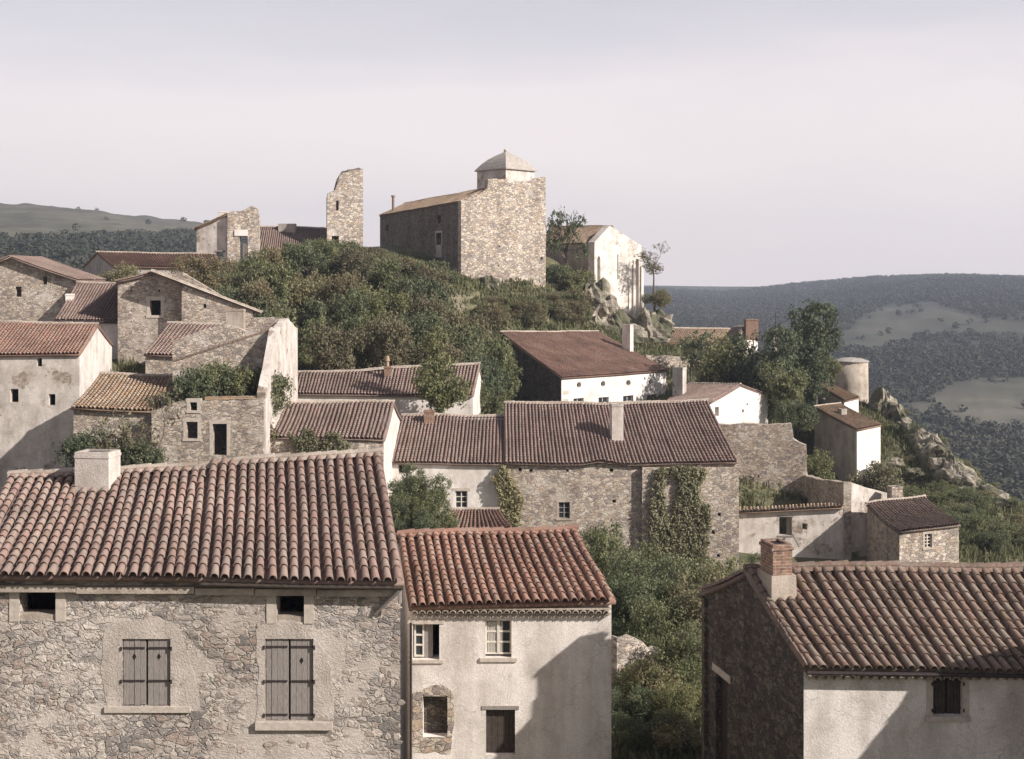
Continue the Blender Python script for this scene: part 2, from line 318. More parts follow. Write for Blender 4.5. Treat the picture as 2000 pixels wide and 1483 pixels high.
# ------------------------------------------------------------------ roofs of barrel tiles
def roof(name, parent, EL, ER, RR, RL, mat, seg=5, sp=.243, ex=.33, seed=1, lip=False, sag=.05, wav=.03, th=.10, wave_fn=None):
    rnd = random.Random(seed); EL, ER, RR, RL = map(Vector, (EL, ER, RR, RL))
    Le = (ER-EL).length; sl = ((RL-EL).length+(RR-ER).length)/2
    nc = max(3, round(Le/sp)); nr = max(3, round(sl/ex)); sw = Le/nc
    ph = [rnd.uniform(0, 6.28) for _ in range(4)]
    nrm = (ER-EL).cross(RL-EL).normalized()
    if nrm.z < 0: nrm = -nrm
    def S(u, v, h=0.0):
        p = EL.lerp(ER, u).lerp(RL.lerp(RR, u), v)
        dz = -sag*math.sin(math.pi*min(max(v, 0), 1))+wav*(math.sin(u*Le*.55+ph[0])+.6*math.sin(u*Le*1.3+ph[1]))*(.4+.6*v)
        if wave_fn: dz += wave_fn(u, v)
        p = p+nrm*h; p.z += dz; return p
    V = []; Q = []; R = []
    W = EL.lerp(ER, .5)-EL; across = (ER-EL).normalized()
    for c in range(nc):
        uc = (c+.5)/nc; jw = rnd.uniform(-.018, .018); pp = rnd.uniform(0, 6.28); colr = rnd.uniform(-.08, .08)
        # channel
        ua, ub = c/nc, c/nc
        for k in range(nr):
            v0, v1 = k/nr, (k+1)/nr
            if c > 0:
                i = len(V)
                for (vv, lift) in ((v0, .012), (v1, 0)):
                    for q in range(4):
                        t = -1+2*q/3; V.append(S(c/nc+t*.5*.62*sw/Le*1.0+jw/Le, vv, -.055*(1-t*t)+lift-.012))
                rr = rnd.uniform(0, .12)
                for q in range(3): Q.append((i+q, i+q+1, i+5+q, i+4+q)); R.append(rr)
        # covers
        off = rnd.uniform(0, .4)
        for k in range(nr):
            v0 = (k-(.35 if k == 0 and lip else .12))/nr if k == 0 else (k+rnd.uniform(-.07, .07))/nr
            v1 = min((k+1.15)/nr, 1.01); rr = min(1, max(0, rnd.random()+colr)); wob = rnd.uniform(-.009, .009); slip = 0
            if rnd.random() < .02: wob += rnd.uniform(-.035, .035); v0 -= rnd.uniform(.1, .3)/nr; slip = .02
            i = len(V)
            for (vv, hw, hh, li) in ((v0, .093*sw/.243, .102, .030), (v1, .074*sw/.243, .078, .004)):
                bx = (math.sin(vv*4+pp)*.018+jw+wob)
                for q in range(seg+1):
                    t = math.pi*q/seg; V.append(S(uc-(math.cos(t)*hw-bx)/Le, vv, math.sin(t)*hh+li))
            for q in range(seg): Q.append((i+q, i+q+1, i+seg+2+q, i+seg+1+q)); R.append(rr)
            if lip:
                j = len(V)
                for q in range(seg+1):
                    t = math.pi*q/seg; V.append(S(uc-(math.cos(t)*.080*sw/.243-(math.sin(v0*4+pp)*.018+jw+wob))/Le, v0, math.sin(t)*.084+.028))
                for q in range(seg+1):
                    t = math.pi*q/seg; V.append(S(uc-(math.cos(t)*.070*sw/.243-(math.sin(v0*4+pp)*.018+jw+wob))/Le, v0+.6/nr, math.sin(t)*.060+.015))
                for q in range(seg):
                    Q.append((i+q+1, i+q, j+q, j+q+1)); R.append(rr*.7)
                    Q.append((j+q+1, j+q, j+seg+1+q, j+seg+2+q)); R.append(0)
    # deck slab under the tiles
    nu = max(2, int(Le/1.0)); nv = 6; i0 = len(V)
    for h in (-.075, -.075-th):
        for a in range(nu+1):
            for k in range(nv+1): V.append(S(a/nu, k/nv, h))
    def id_(a, k, t): return i0+t*(nu+1)*(nv+1)+a*(nv+1)+k
    for a in range(nu):
        for k in range(nv):
            Q.append((id_(a, k, 0), id_(a+1, k, 0), id_(a+1, k+1, 0), id_(a, k+1, 0))); R.append(0)
            Q.append((id_(a, k, 1), id_(a, k+1, 1), id_(a+1, k+1, 1), id_(a+1, k, 1))); R.append(0)
        for k, s_ in ((0, 1), (nv, -1)): Q.append((id_(a, k, 0), id_(a, k, 1), id_(a+1, k, 1), id_(a+1, k, 0))[::s_]); R.append(0)
    for k in range(nv):
        for a, s_ in ((0, -1), (nu, 1)): Q.append((id_(a, k, 0), id_(a, k, 1), id_(a, k+1, 1), id_(a, k+1, 0))[::s_]); R.append(0)
    o = npmesh(name, [tuple(p) for p in V], Q, R, mat, parent)
    o['_'] = 1; del o['_']
    return o, S
def barrel_row(name, parent, pts, mat, r=.11, ex=.36, seed=0, seg=6, bed=True):
    rnd = random.Random(seed); mb = MB()
    for a, b_ in zip(pts[:-1], pts[1:]):
        a, b_ = Vector(a), Vector(b_); L = (b_-a).length; n_ = max(1, round(L/ex)); d = (b_-a)/L
        s = d.cross(Vector((0, 0, 1))).normalized()
        up = s.cross(d)
        for k in range(n_):
            p0 = a+d*(L*k/n_-.03); p1 = a+d*(L*(k+1)/n_+.04); rr = rnd.random(); i = len(mb.v); dz = rnd.uniform(-.012, .012)
            for p, R_, li in ((p0, r, .0), (p1, r*1.16, .02)):
                for q in range(seg+1):
                    t = math.pi*(q/seg*1.25-.125); mb.v.append(tuple(p+s*(-math.cos(t)*R_)+up*(math.sin(t)*R_*.85+li+dz)))
            for q in range(seg): mb.f.append((i+q, i+q+1, i+seg+2+q, i+seg+1+q)); mb.r.append(rr)
            mb.f.append(tuple(i+q for q in range(seg, -1, -1))); mb.r.append(.1)
            mb.f.append(tuple(i+seg+1+q for q in range(seg+1))); mb.r.append(.1)
        if bed:
            for k in range(n_):
                w = r*1.45; p0 = a+d*(L*k/n_); p1 = a+d*(L*(k+1)/n_)
                for sg in (1, -1):
                    q0 = [p0+s*sg*r*.7+up*.03, p1+s*sg*r*.7+up*.03, p1+s*sg*w*1.3-up*.07, p0+s*sg*w*1.3-up*.07]
                    mb.face(q0 if sg > 0 else q0[::-1], rr)
    return mb.build(name, mat, parent)
def blerp(EL, ER, RR, RL, u, v): return EL.lerp(ER, u).lerp(RL.lerp(RR, u), v)
class House: pass
def house(name, label, EL, ER, RR, RL, base, wm='stone', lm=None, rm=None, tm='tile', ov=.3, og=.18, fh=(), lh=(), rh=(), seed=1, lip=False, seg=4, mono=False, th=.45,
          ridge='mortar', cat='house', sag=.05, wav=.03, wave_fn=None, backz=None, ridge_r=.11, back_tiles=True, frontwall=True, group=None, thl=None):
    EL, ER, RR, RL = map(Vector, (EL, ER, RR, RL)); H = House()
    Le = (ER-EL).length; sl = (RL-EL).length
    u0, u1, v0 = og/Le, 1-og/Le, ov/sl
    fl, fr, rl, rr = (blerp(EL, ER, RR, RL, u, v) for u, v in ((u0, v0), (u1, v0), (u0, 1), (u1, 1)))
    k = 1 if not mono else 0
    bl = rl+(rl-fl)*k; br = rr+(rr-fr)*k; drop = .16
    H.root = root = thing(name, label, cat, ((fl.x+fr.x)/2, (fl.y+fr.y)/2, base), group)
    H.front = Plane((fl.x, fl.y), (fr.x, fr.y)); H.left = Plane((bl.x, bl.y), (fl.x, fl.y)); H.right = Plane((fr.x, fr.y), (br.x, br.y)); H.back = Plane((br.x, br.y), (bl.x, bl.y))
    def conv(pl, hs):
        out = []
        for h in hs:
            if h[0] == 'o':
                r = pl.rect(*h[1:5]); cx, cz, rx, rz = (r[0]+r[2])/2, (r[1]+r[3])/2, (r[2]-r[0])/2, (r[3]-r[1])/2
                out.append([(cx+rx*math.cos(t*math.pi/6), cz+rz*math.sin(t*math.pi/6)) for t in range(12)])
            elif h[0] == 'uz': out.append(rpoly(h[1:5]))
            else: out.append(rpoly(pl.rect(*h[:4])))
        return out
    def cut_(pw):
        dn = -pw.n.dot(H.front.n); return .012+(th*dn/abs(pw.d.dot(H.front.n)) if dn > 0 else 0)
    e = .012; eL, eR = cut_(H.left), cut_(H.right)
    if frontwall: H.fw = wall('wall', root, H.front, [(0, base), (H.front.L, base), (H.front.L, fr.z-drop), (0, fl.z-drop)], conv(H.front, fh), wm, th, mit=(eL-.012, eR-.012))
    LL, LR = H.left.L, H.right.L
    if not mono:
        lo = [(e, base), (LL-eL, base), (LL-eL, fl.z-drop), (LL/2, rl.z-drop), (e, fl.z-drop)]
        ro = [(eR, base), (LR-e, base), (LR-e, fr.z-drop), (LR/2, rr.z-drop), (eR, fr.z-drop)]
        bo = [(0, base), (H.back.L, base), (H.back.L, fl.z-drop), (0, fr.z-drop)]
    else:
        lo = [(e, base), (LL-eL, base), (LL-eL, fl.z-drop), (e, rl.z-drop)]
        ro = [(eR, base), (LR-e, base), (LR-e, rr.z-drop), (eR, fr.z-drop)]
        bo = [(0, base), (H.back.L, base), (H.back.L, rl.z-drop), (0, rr.z-drop)]
    H.lw = wall('side_wall', root, H.left, lo, conv(H.left, lh), lm or wm, thl or th, .004)
    H.rw = wall('side_wall', root, H.right, ro, conv(H.right, rh), rm or wm, th, .004)
    wall('back_wall', root, H.back, bo, [], lm or wm, th)
    H.roof, H.S = roof('roof', root, EL, ER, RR, RL, tm, seg=seg, seed=seed, lip=lip, sag=sag, wav=wav, wave_fn=wave_fn)
    if not mono:
        BL = RL+(RL-EL); BL.z = EL.z; BR = RR+(RR-ER); BR.z = ER.z
        roof('back_roof', root, BR, BL, RL, RR, tm, seg=3, seed=seed+50, sag=sag, wav=0)
    if ridge:
        pts = [H.S(t/6, 1.0, .0)+Vector((0, 0, .03)) for t in range(7)]
        barrel_row('ridge_tiles', H.roof, pts, ridge, ridge_r, seed=seed)
    return H
def chimney(parent, px0, px1, pt, pb, Y, dp, mat, yaw=0.0, cap=.06, name='chimney', taper=.0, pot=False, capmat=None):
    a = P(px0, pt, Y); b_ = P(px1, pb, Y); cx = (a.x+b_.x)/2; w = (b_.x-a.x)/2; z1 = a.z; z0 = b_.z-.6
    ca, sa = math.cos(yaw), math.sin(yaw)
    fn = lambda x, y, z: (cx+x*ca-y*sa, Y+w*0+x*sa+y*ca, z)
    mb = MB(); hd = (z1-z0); ww = w*.98
    mb.box(fn, -ww, ww, 0, dp, z0, z1-.14*1.0, taper=taper)
    t = taper; iw = ww-t
    c2 = MB(); wl = .09
    c2.box(fn, -iw-cap, iw+cap, -cap+t, dp+cap-t, z1-.139, z1-.07)
    for (x0, x1, y0, y1) in ((-iw, iw, t, t+wl), (-iw, iw, dp-t-wl, dp-t), (-iw, -iw+wl, t+wl, dp-t-wl), (iw-wl, iw, t+wl, dp-t-wl)): c2.box(fn, x0, x1, y0, y1, z1-.069, z1)
    o = mb.build(name, mat, parent); c2.build('chimney_cap', capmat or mat, o)
    d = MB(); d.box(fn, -iw+wl, iw-wl, t+wl, dp-t-wl, z1-.0689, z1-.05); d.build('flue', 'dark', o)
    return o
def window(parent, pl, rc, cols=2, rows=3, depth=.16, frame='white', fw=.05, glass='glass', name='window', curtain=False, surround=None, sill=None, bar=.022):
    u0, z0, u1, z1 = rc; f = MB(); w1, w0 = -depth, -depth-.05
    f.box(pl.fn, u0, u0+fw, w0, w1, z0, z1); f.box(pl.fn, u1-fw, u1, w0, w1, z0, z1)
    f.box(pl.fn, u0+fw, u1-fw, w0, w1, z0, z0+fw); f.box(pl.fn, u0+fw, u1-fw, w0, w1, z1-fw, z1)
    for c in range(1, cols):
        u = u0+fw+(u1-u0-2*fw)*c/cols; b2 = bar*1.5 if c*2 == cols else bar; f.box(pl.fn, u-b2, u+b2, w0+.004, w1+.012, z0+fw, z1-fw)
    for r in range(1, rows):
        z = z0+fw+(z1-z0-2*fw)*r/rows; f.box(pl.fn, u0+fw, u1-fw, w0+.01, w1-.004, z-bar, z+bar)
    o = f.build(name, frame, parent)
    q = MB(); q.box(pl.fn, u0+.01, u1-.01, w0-.012, w0+.012, z0+.01, z1-.01); q.build('pane', glass, o)
    if curtain:
        k = MB()
        for (a, b_) in ((u0+fw+.01, (u0+u1)/2-.03), ((u0+u1)/2+.03, (u0+u1)/2+.03+(u1-u0)*.13)):
            n_ = 14
            for i in range(n_):
                x0 = a+(b_-a)*i/n_; x1 = a+(b_-a)*(i+1)/n_
                k.box(pl.fn, x0, x1, w0+.014, w0+.02+.012*(i % 2), z0+fw, z1-fw-.02*((i*7) % 3))
        k.build('curtain', 'lace', o)
    if surround: 
        s = MB(); t = .14
        s.box(pl.fn, u0-t, u0-.002, -.1, .02, z0-.0, z1+.0); s.box(pl.fn, u1+.002, u1+t, -.1, .02, z0, z1)
        s.box(pl.fn, u0-t*1.4, u1+t*1.4, -.1, .026, z1+.002, z1+t*1.3); s.build('surround', surround, o)
    if sill:
        s = MB(); s.box(pl.fn, u0-.12, u1+.12, -.12, .07, z0-.12, z0-.003); s.build('sill', sill, o)
    return o
def cornice(parent, pl, u0, u1, z1, rows=2, sp=.19, mat='mortar', seed=0, name='cornice', proj=.10):
    mb = MB(); rnd = random.Random(seed); seg = 5
    for r in range(rows):
        w = proj*(rows-r); zt = z1-r*.15; n_ = int((u1-u0)/sp)
        for i in range(n_):
            uc = u0+(i+.5+(.5 if r % 2 else 0))*sp
            if uc+.09 > u1: continue
            dz = rnd.uniform(-.006, .006); k = len(mb.v); rr = rnd.random(); hw = sp*.42
            for ww in (w, -.02):
                for q in range(seg+1):
                    t = math.pi*q/seg; mb.v.append(pl.fn(uc-math.cos(t)*hw, ww, zt-.13+math.sin(t)*.085+dz))
            for q in range(seg): mb.f.append((k+q, k+q+1, k+seg+2+q, k+seg+1+q)); mb.r.append(rr)
            j = len(mb.v)
            for ww in (w, w-.08):
                for q in range(seg+1):
                    t = math.pi*q/seg; mb.v.append(pl.fn(uc-math.cos(t)*hw*.8, ww, zt-.13+math.sin(t)*.065+dz))
            for q in range(seg): mb.f.append((k+q+1, k+q, j+q, j+q+1)); mb.r.append(rr); mb.f.append((j+q+1, j+q, j+seg+1+q, j+seg+2+q)); mb.r.append(.2)
        mb.box(pl.fn, u0, u1, -.02, w-.035, zt-.045, zt-.003, .5)
    return mb.build(name, mat, parent)
# ------------------------------------------------------------------ terrain
CP = [(0,-40,0),(-60,-30,2),(60,-30,2),(0,0,-3),(-20,2,-3),(20,2,-4),(0,10,-7),(-12,12,-7.5),(12,12,-8),(0,20,-11.5),(-9,19,-11),(-22,20,-10.5),(22,20,-13),(8,22,-12.5),
 (-9,30,-12.5),(-16,32,-12),(0,33,-13.5),(8,32,-14),(18,32,-14.5),(3,42,-15.2),(5,50,-15.6),(3,60,-16.6),(6,68,-17.6),(4,78,-18.4),(-4,74,-17.4),(-8,58,-16),(-10,68,-15.5),(-15,66,-14.6),(14,77,-18.6),(24,76,-19.3),(30,76,-20.5),(20,60,-18.5),
 (-22,70,-13.6),(-30,74,-13),(-45,70,-12),(-40,40,-13),(40,40,-22),(45,70,-26),
 (-13,79,-12.5),(-10,86,-10.4),(0,92,-11.5),(-22,84,-9.5),(-34,92,-7),(-28,97,-5.8),(-40,100,-6.2),(-50,110,-5),
 (8,100,-13),(18,96,-13),(20,106,-12.8),(8,116,-13.4),(14,124,-12.8),(22,92,-15.5),(18,88,-17.4),(25,95,-17.5),(31,112,-19.3),(36,112,-19.6),(34,122,-15.5),(30,128,-12.8),
 (38,135,-13.4),(40,132,-14.0),(42.5,131,-16.2),(47,131,-23),(48,122,-24),(49,114,-26),(50,105,-27),(41,122,-15.6),(42,114,-17.6),(43,107,-18.8),(40,92,-20),(33,84,-20.4),(38,100,-19),(52,112,-32),(55,130,-34),(60,150,-40),(50,95,-30),(56,75,-34),
 (-16,96,-8.8),(-4,97,-9.8),(-20,104,-6.0),(-10,106,-6.8),(0,108,-11.6),(-5,113,-9.0),(2,117,-13.2),(5,112,-13.4),(0,125,-12),(-2,127,-10.6),(-32,80,-14.5),(-27,84,-12.8),(-24,78,-14.6),(-33,87,-11.5),(-38,80,-14.5),(5,40,-14.0),(5,46,-14.6),(-22,116,-1.8),(-9,118,-4.6),(-24,128,2.0),(-14,130,1.6),(-5,132,-.4),(5,138,-4.6),(9,145,-3.8),
 (-6,141,.8),(3,144,.4),(7,150,1.6),(-18,145,4),(-20,165,4.6),(-34,136,2),(-40,125,.6),(-52,125,0),(-30,150,4),(8,160,2),(14,147,-5.8),(18,147,-7.2),(24,146,-8),(16,158,-4),(26,160,-9),(34,150,-11),
 (-70,130,-2),(-80,80,-10),(-90,160,-2),(-40,170,2),(0,180,2),(-20,190,0),(20,180,-4),(50,180,-30),(90,150,-50),(100,100,-50),(80,60,-40),(70,190,-45)]
CPa = np.array(CP, dtype=float)
def tps_fit(P_):
    n_ = len(P_); X = P_[:, :2]; d = np.sqrt(((X[:, None]-X[None])**2).sum(-1))+1e-9
    K = d**2*np.log(d)*.01; K[np.arange(n_), np.arange(n_)] = .06
    A = np.zeros((n_+3, n_+3)); A[:n_, :n_] = K; A[:n_, n_] = 1; A[:n_, n_+1:] = X/50; A[n_, :n_] = 1; A[n_+1:, :n_] = (X/50).T
    return np.linalg.solve(A, np.concatenate([P_[:, 2], np.zeros(3)]))
TW = tps_fit(CPa)
def tps(x, y):
    out = np.zeros(len(x)); n_ = len(CPa)
    for s in range(0, len(x), 20000):
        X = np.stack([x[s:s+20000], y[s:s+20000]], 1); d = np.sqrt(((X[:, None]-CPa[None, :, :2])**2).sum(-1))+1e-9
        out[s:s+20000] = (d**2*np.log(d)*.01)@TW[:n_]+TW[n_]+(X/50)@TW[n_+1:]
    return out
FR = [230, 340, 430, 520, 650, 900, 1300, 1700, 3000, 6000]
# screen height of the far land seen along each direction (columns) at each range (rows)
FP = {-900: [560, 520, 500, 480, 450, 405, 400, 420, 500, 540], 80: [585, 540, 500, 470, 445, 412, 415, 440, 500, 540], 390: [600, 560, 520, 490, 465, 440, 445, 460, 500, 540], 720: [640, 600, 570, 550, 530, 505, 500, 500, 520, 545],
      1000: [760, 720, 680, 650, 630, 600, 575, 565, 560, 558], 1270: [900, 820, 760, 710, 670, 625, 582, 566, 560, 558], 1410: [950, 860, 790, 735, 690, 630, 592, 574, 566, 560], 1560: [1000, 890, 810, 750, 695, 625, 580, 557, 560, 560],
      1700: [1040, 920, 845, 770, 690, 610, 562, 545, 560, 560], 1850: [1060, 935, 860, 775, 690, 600, 550, 541, 560, 560], 2000: [1070, 940, 865, 780, 690, 600, 552, 545, 560, 560], 3200: [1050, 930, 860, 780, 700, 620, 570, 560, 560, 560]}
fpx = np.array(sorted(FP)); ftab = np.array([FP[k] for k in fpx], dtype=float)
def farz(x, y):
    px = np.where(y > 1, CX+F*x/np.maximum(y, 1), np.where(x > 0, 3200, -900)); px = np.clip(px, -900, 3200); rr = np.clip(np.hypot(x, y), 230, 6000)
    rows = np.stack([np.interp(px, fpx, ftab[:, j]) for j in range(len(FR))], 1)
    lr = np.log(rr); LF = np.log(np.array(FR)); j = np.clip(np.searchsorted(LF, lr)-1, 0, len(FR)-2); t = (lr-LF[j])/(LF[j+1]-LF[j]); t = np.clip(t, 0, 1); t = t*t*(3-2*t)*.5+t*.5
    ar = np.arange(len(x)); py = rows[ar, j]*(1-t)+rows[ar, j+1]*t
    return -(py-CY)/F*rr
def fbm(x, y, sc, oc=4):
    return np.array([noise.fractal(Vector((a/sc, b_/sc, 3.7)), .9, 2.1, oc) for a, b_ in zip(x, y)])
def height(x, y):
    x = np.asarray(x, float); y = np.asarray(y, float); r = np.hypot(x, y)
    t = np.clip((r-160)/80, 0, 1); t = t*t*(3-2*t)
    cx = np.clip(x, -120, 120); cy = np.clip(y, -60, 210)
    return tps(cx, cy)*(1-t)+farz(x, y)*t
def hz(x, y): return float(height([x], [y])[0])
def field_mask(px, py, r):
    L = [(-900, 380), (400, 380), (400, 455), (250, 462), (60, 468), (-900, 480)]
    A_ = [(1630, 668), (1690, 615), (1740, 596), (1820, 592), (1930, 625), (2300, 640), (2300, 665), (1930, 655), (1800, 655), (1700, 690)]
    B_ = [(1745, 802), (1800, 785), (1860, 752), (1925, 738), (2300, 730), (2300, 850), (1925, 838), (1850, 818)]
    return np.array([0.0 if rr < 200 else .62 if inpoly(a, b_, L) else .32 if inpoly(a, b_, A_) else .6 if inpoly(a, b_, B_) else 0.0 for a, b_, rr in zip(px, py, r)])
th_ = np.concatenate([np.linspace(-180, -36, 40)[:-1], np.linspace(-36, 36, 420), np.linspace(36, 180, 40)[1:]])
th_ = np.radians(th_); rs = np.concatenate([np.linspace(2, 200, 150), np.geomspace(203, 6000, 150)])
TH, RS = np.meshgrid(th_, rs, indexing='ij'); gx = (np.sin(TH)*RS).ravel(); gy = (np.cos(TH)*RS).ravel(); gz = height(gx, gy); grr = RS.ravel()
amp = np.clip((grr-5)/60, 0, 1)*.25+np.clip((grr-220)/500, 0, 1)*5.0*(1-.6*np.clip((grr-900)/900, 0, 1)); gz = gz+fbm(gx, gy, 38, 5)*amp*.6
nA, nR = TH.shape; idx = np.arange(nA*nR).reshape(nA, nR)
Q = np.stack([idx[:-1, :-1], idx[:-1, 1:], idx[1:, 1:], idx[1:, :-1]], -1).reshape(-1, 4)[:, ::-1]
ground = npmesh('ground', np.stack([gx, gy, gz], 1), Q, np.full(len(Q), .5), 'ground', smooth=True); ground['kind'] = 'structure'
gpx = np.where(gy > 1, CX+F*gx/np.maximum(gy, 1), -5000); gpy = np.where(gy > 1, CY-F*gz/np.maximum(gy, 1), 5000)
gf = field_mask(gpx, gpy, grr).reshape(nA, nR)
gf[1:-1, 1:-1] = (gf[1:-1, 1:-1]*2+gf[:-2, 1:-1]+gf[2:, 1:-1]+gf[1:-1, :-2]+gf[1:-1, 2:])/6
a = ground.data.attributes.new('field', 'FLOAT', 'POINT'); a.data.foreach_set('value', gf.ravel().astype(np.float32))
a = ground.data.attributes.new('far', 'FLOAT', 'POINT'); a.data.foreach_set('value', np.clip((grr-180)/60, 0, 1).astype(np.float32))
# ------------------------------------------------------------------ foliage
def leaves(centres, rad, per, size, rng, flat=.0, squash=1.0):
    """clusters of small leaf quads round the given centres"""
    n_ = len(centres); c = np.repeat(centres, per, 0); R_ = np.repeat(rad, per)
    d = rng.normal(size=(n_*per, 3)); d /= np.linalg.norm(d, axis=1)[:, None]+1e-9
    p = c+d*(R_*rng.random(n_*per)**.45)[:, None]*np.array([1, 1, squash])
    nn = d+rng.normal(size=d.shape)*.8+np.array([0, 0, .35]); nn /= np.linalg.norm(nn, axis=1)[:, None]
    t = np.cross(nn, rng.normal(size=d.shape)); t /= np.linalg.norm(t, axis=1)[:, None]+1e-9; b_ = np.cross(nn, t)
    s = (size*(.55+.9*rng.random(n_*per)))[:, None]
    V = np.stack([p-t*s*.6, p-b_*s*.32+nn*s*.06, p+t*s*.6-nn*s*.12, p+b_*s*.32+nn*s*.06], 1).reshape(-1, 3)
    Q_ = np.arange(n_*per*4).reshape(-1, 4)
    r = np.clip(np.repeat(rng.random(n_), per)*.6+rng.random(n_*per)*.5-.05, 0, 1)
    return V, Q_, r
def crown_pts(blobs, n_, rng, shell=.55):
    B = np.array(blobs, float); w = (B[:, 3]*B[:, 4]*B[:, 5])**.75; w /= w.sum(); k = rng.choice(len(B), n_, p=w)
    d = rng.normal(size=(n_, 3)); d /= np.linalg.norm(d, axis=1)[:, None]; r = shell+(1-shell)*rng.random(n_)**.6
    ph = np.sin(d[:, 0]*5+k)*np.cos(d[:, 1]*4-k)*.12+1
    return B[k, :3]+d*B[k, 3:]*(r*ph)[:, None]
TV = {}; VR = {}; VH = {}
def tree_variant(key, blobs, n_, per, size, crad, trunk, seed, mat, th0=.16):
    rng = np.random.default_rng(seed); c = crown_pts(blobs, n_, rng)
    V, Q_, r = leaves(c, np.full(n_, crad)*(.6+.8*rng.random(n_)), per, size, rng)
    o = npmesh('crown', V, Q_, r, mat); me = o.data; bpy.data.objects.remove(o)
    mb = MB(); rnd = random.Random(seed); top = trunk
    mb.tube([(0, 0, -.8), (.05, .02, top*.4), (rnd.uniform(-.2, .2), rnd.uniform(-.2, .2), top)], [th0*1.3, th0, th0*.7], 7)
    pz = Vector((0, 0, top))
    for i, bb in enumerate(blobs):
        cc = Vector(bb[:3]); st = Vector((0, 0, top*rnd.uniform(.6, .98))); md = st.lerp(cc, .5)+Vector((rnd.uniform(-.3, .3), rnd.uniform(-.3, .3), .2))
        mb.tube([st, md, cc], [th0*.5, th0*.32, th0*.12], 5)
        for q in range(4):
            e = cc+Vector((rnd.uniform(-1, 1)*bb[3], rnd.uniform(-1, 1)*bb[4], rnd.uniform(-.2, 1)*bb[5]))*.8; mb.tube([md.lerp(cc, .5), md.lerp(e, .6)+Vector((0, 0, .15)), e], [th0*.2, th0*.12, .015], 4)
    o = mb.build('trunk', 'bark'); tm_ = o.data; bpy.data.objects.remove(o)
    TV[key] = (me, tm_); VR[key] = float(np.percentile(np.hypot(V[:, 0], V[:, 1]), 93)); VH[key] = float(np.percentile(V[:, 2], 99.5))
def put(key, name, label, cat, loc, s=1.0, rz=0.0, group=None, sz=None):
    root = thing(name, label, cat, loc, group); root.rotation_euler = (0, 0, rz); root.scale = (s, s, sz or s)
    for nm, me in zip(('crown', 'trunk'), TV[key]):
        o = bpy.data.objects.new(nm, me); C.objects.link(o); o.parent = root
    return root
def rb(rnd, n_, R_, zc, zr, br):
    out = []
    for i in range(n_):
        a_ = rnd.uniform(0, 6.28); q = R_*math.sqrt(rnd.random()); k = br*rnd.uniform(.7, 1.3)
        out.append((q*math.cos(a_), q*math.sin(a_), zc+rnd.uniform(-zr, zr), k, k, k*rnd.uniform(.7, 1)))
    return out
rr_ = random.Random(5)
for i, mt in enumerate(('leaf_autumn', 'leaf', 'leaf_olive', 'leaf_dark')):
    tree_variant('bush%d' % i, rb(rr_, 9, 2.0, 1.9, 1.0, 1.15), 300, 26, .17, .42, 1.6, 20+i, mt)
tree_variant('tree0', rb(rr_, 12, 2.2, 5.2, 2.2, 1.3), 380, 26, .19, .45, 4.0, 31, 'leaf_dark', .2)
tree_variant('tree1', rb(rr_, 13, 1.5, 4.3, 2.4, .95), 360, 26, .17, .38, 3.2, 32, 'leaf', .15)
tree_variant('tree2', rb(rr_, 12, 1.9, 4.4, 1.6, .9), 150, 20, .17, .32, 3.2, 33, 'leaf_dark', .14)
tree_variant('thin0', rb(rr_, 9, 1.2, 3.9, 1.7, .75), 130, 14, .13, .32, 2.6, 34, 'leaf_autumn', .07)
tree_variant('near0', rb(rr_, 10, 1.6, 1.7, 1.0, .85), 520, 34, .085, .26, 1.4, 35, 'leaf_dark', .07)
tree_variant('near1', rb(rr_, 10, 1.6, 1.5, .9, .85), 520, 34, .085, .26, 1.2, 36, 'leaf', .07)
tree_variant('near2', rb(rr_, 11, 1.7, 1.5, .9, .8), 420, 30, .10, .3, 1.2, 37, 'leaf_olive', .07)
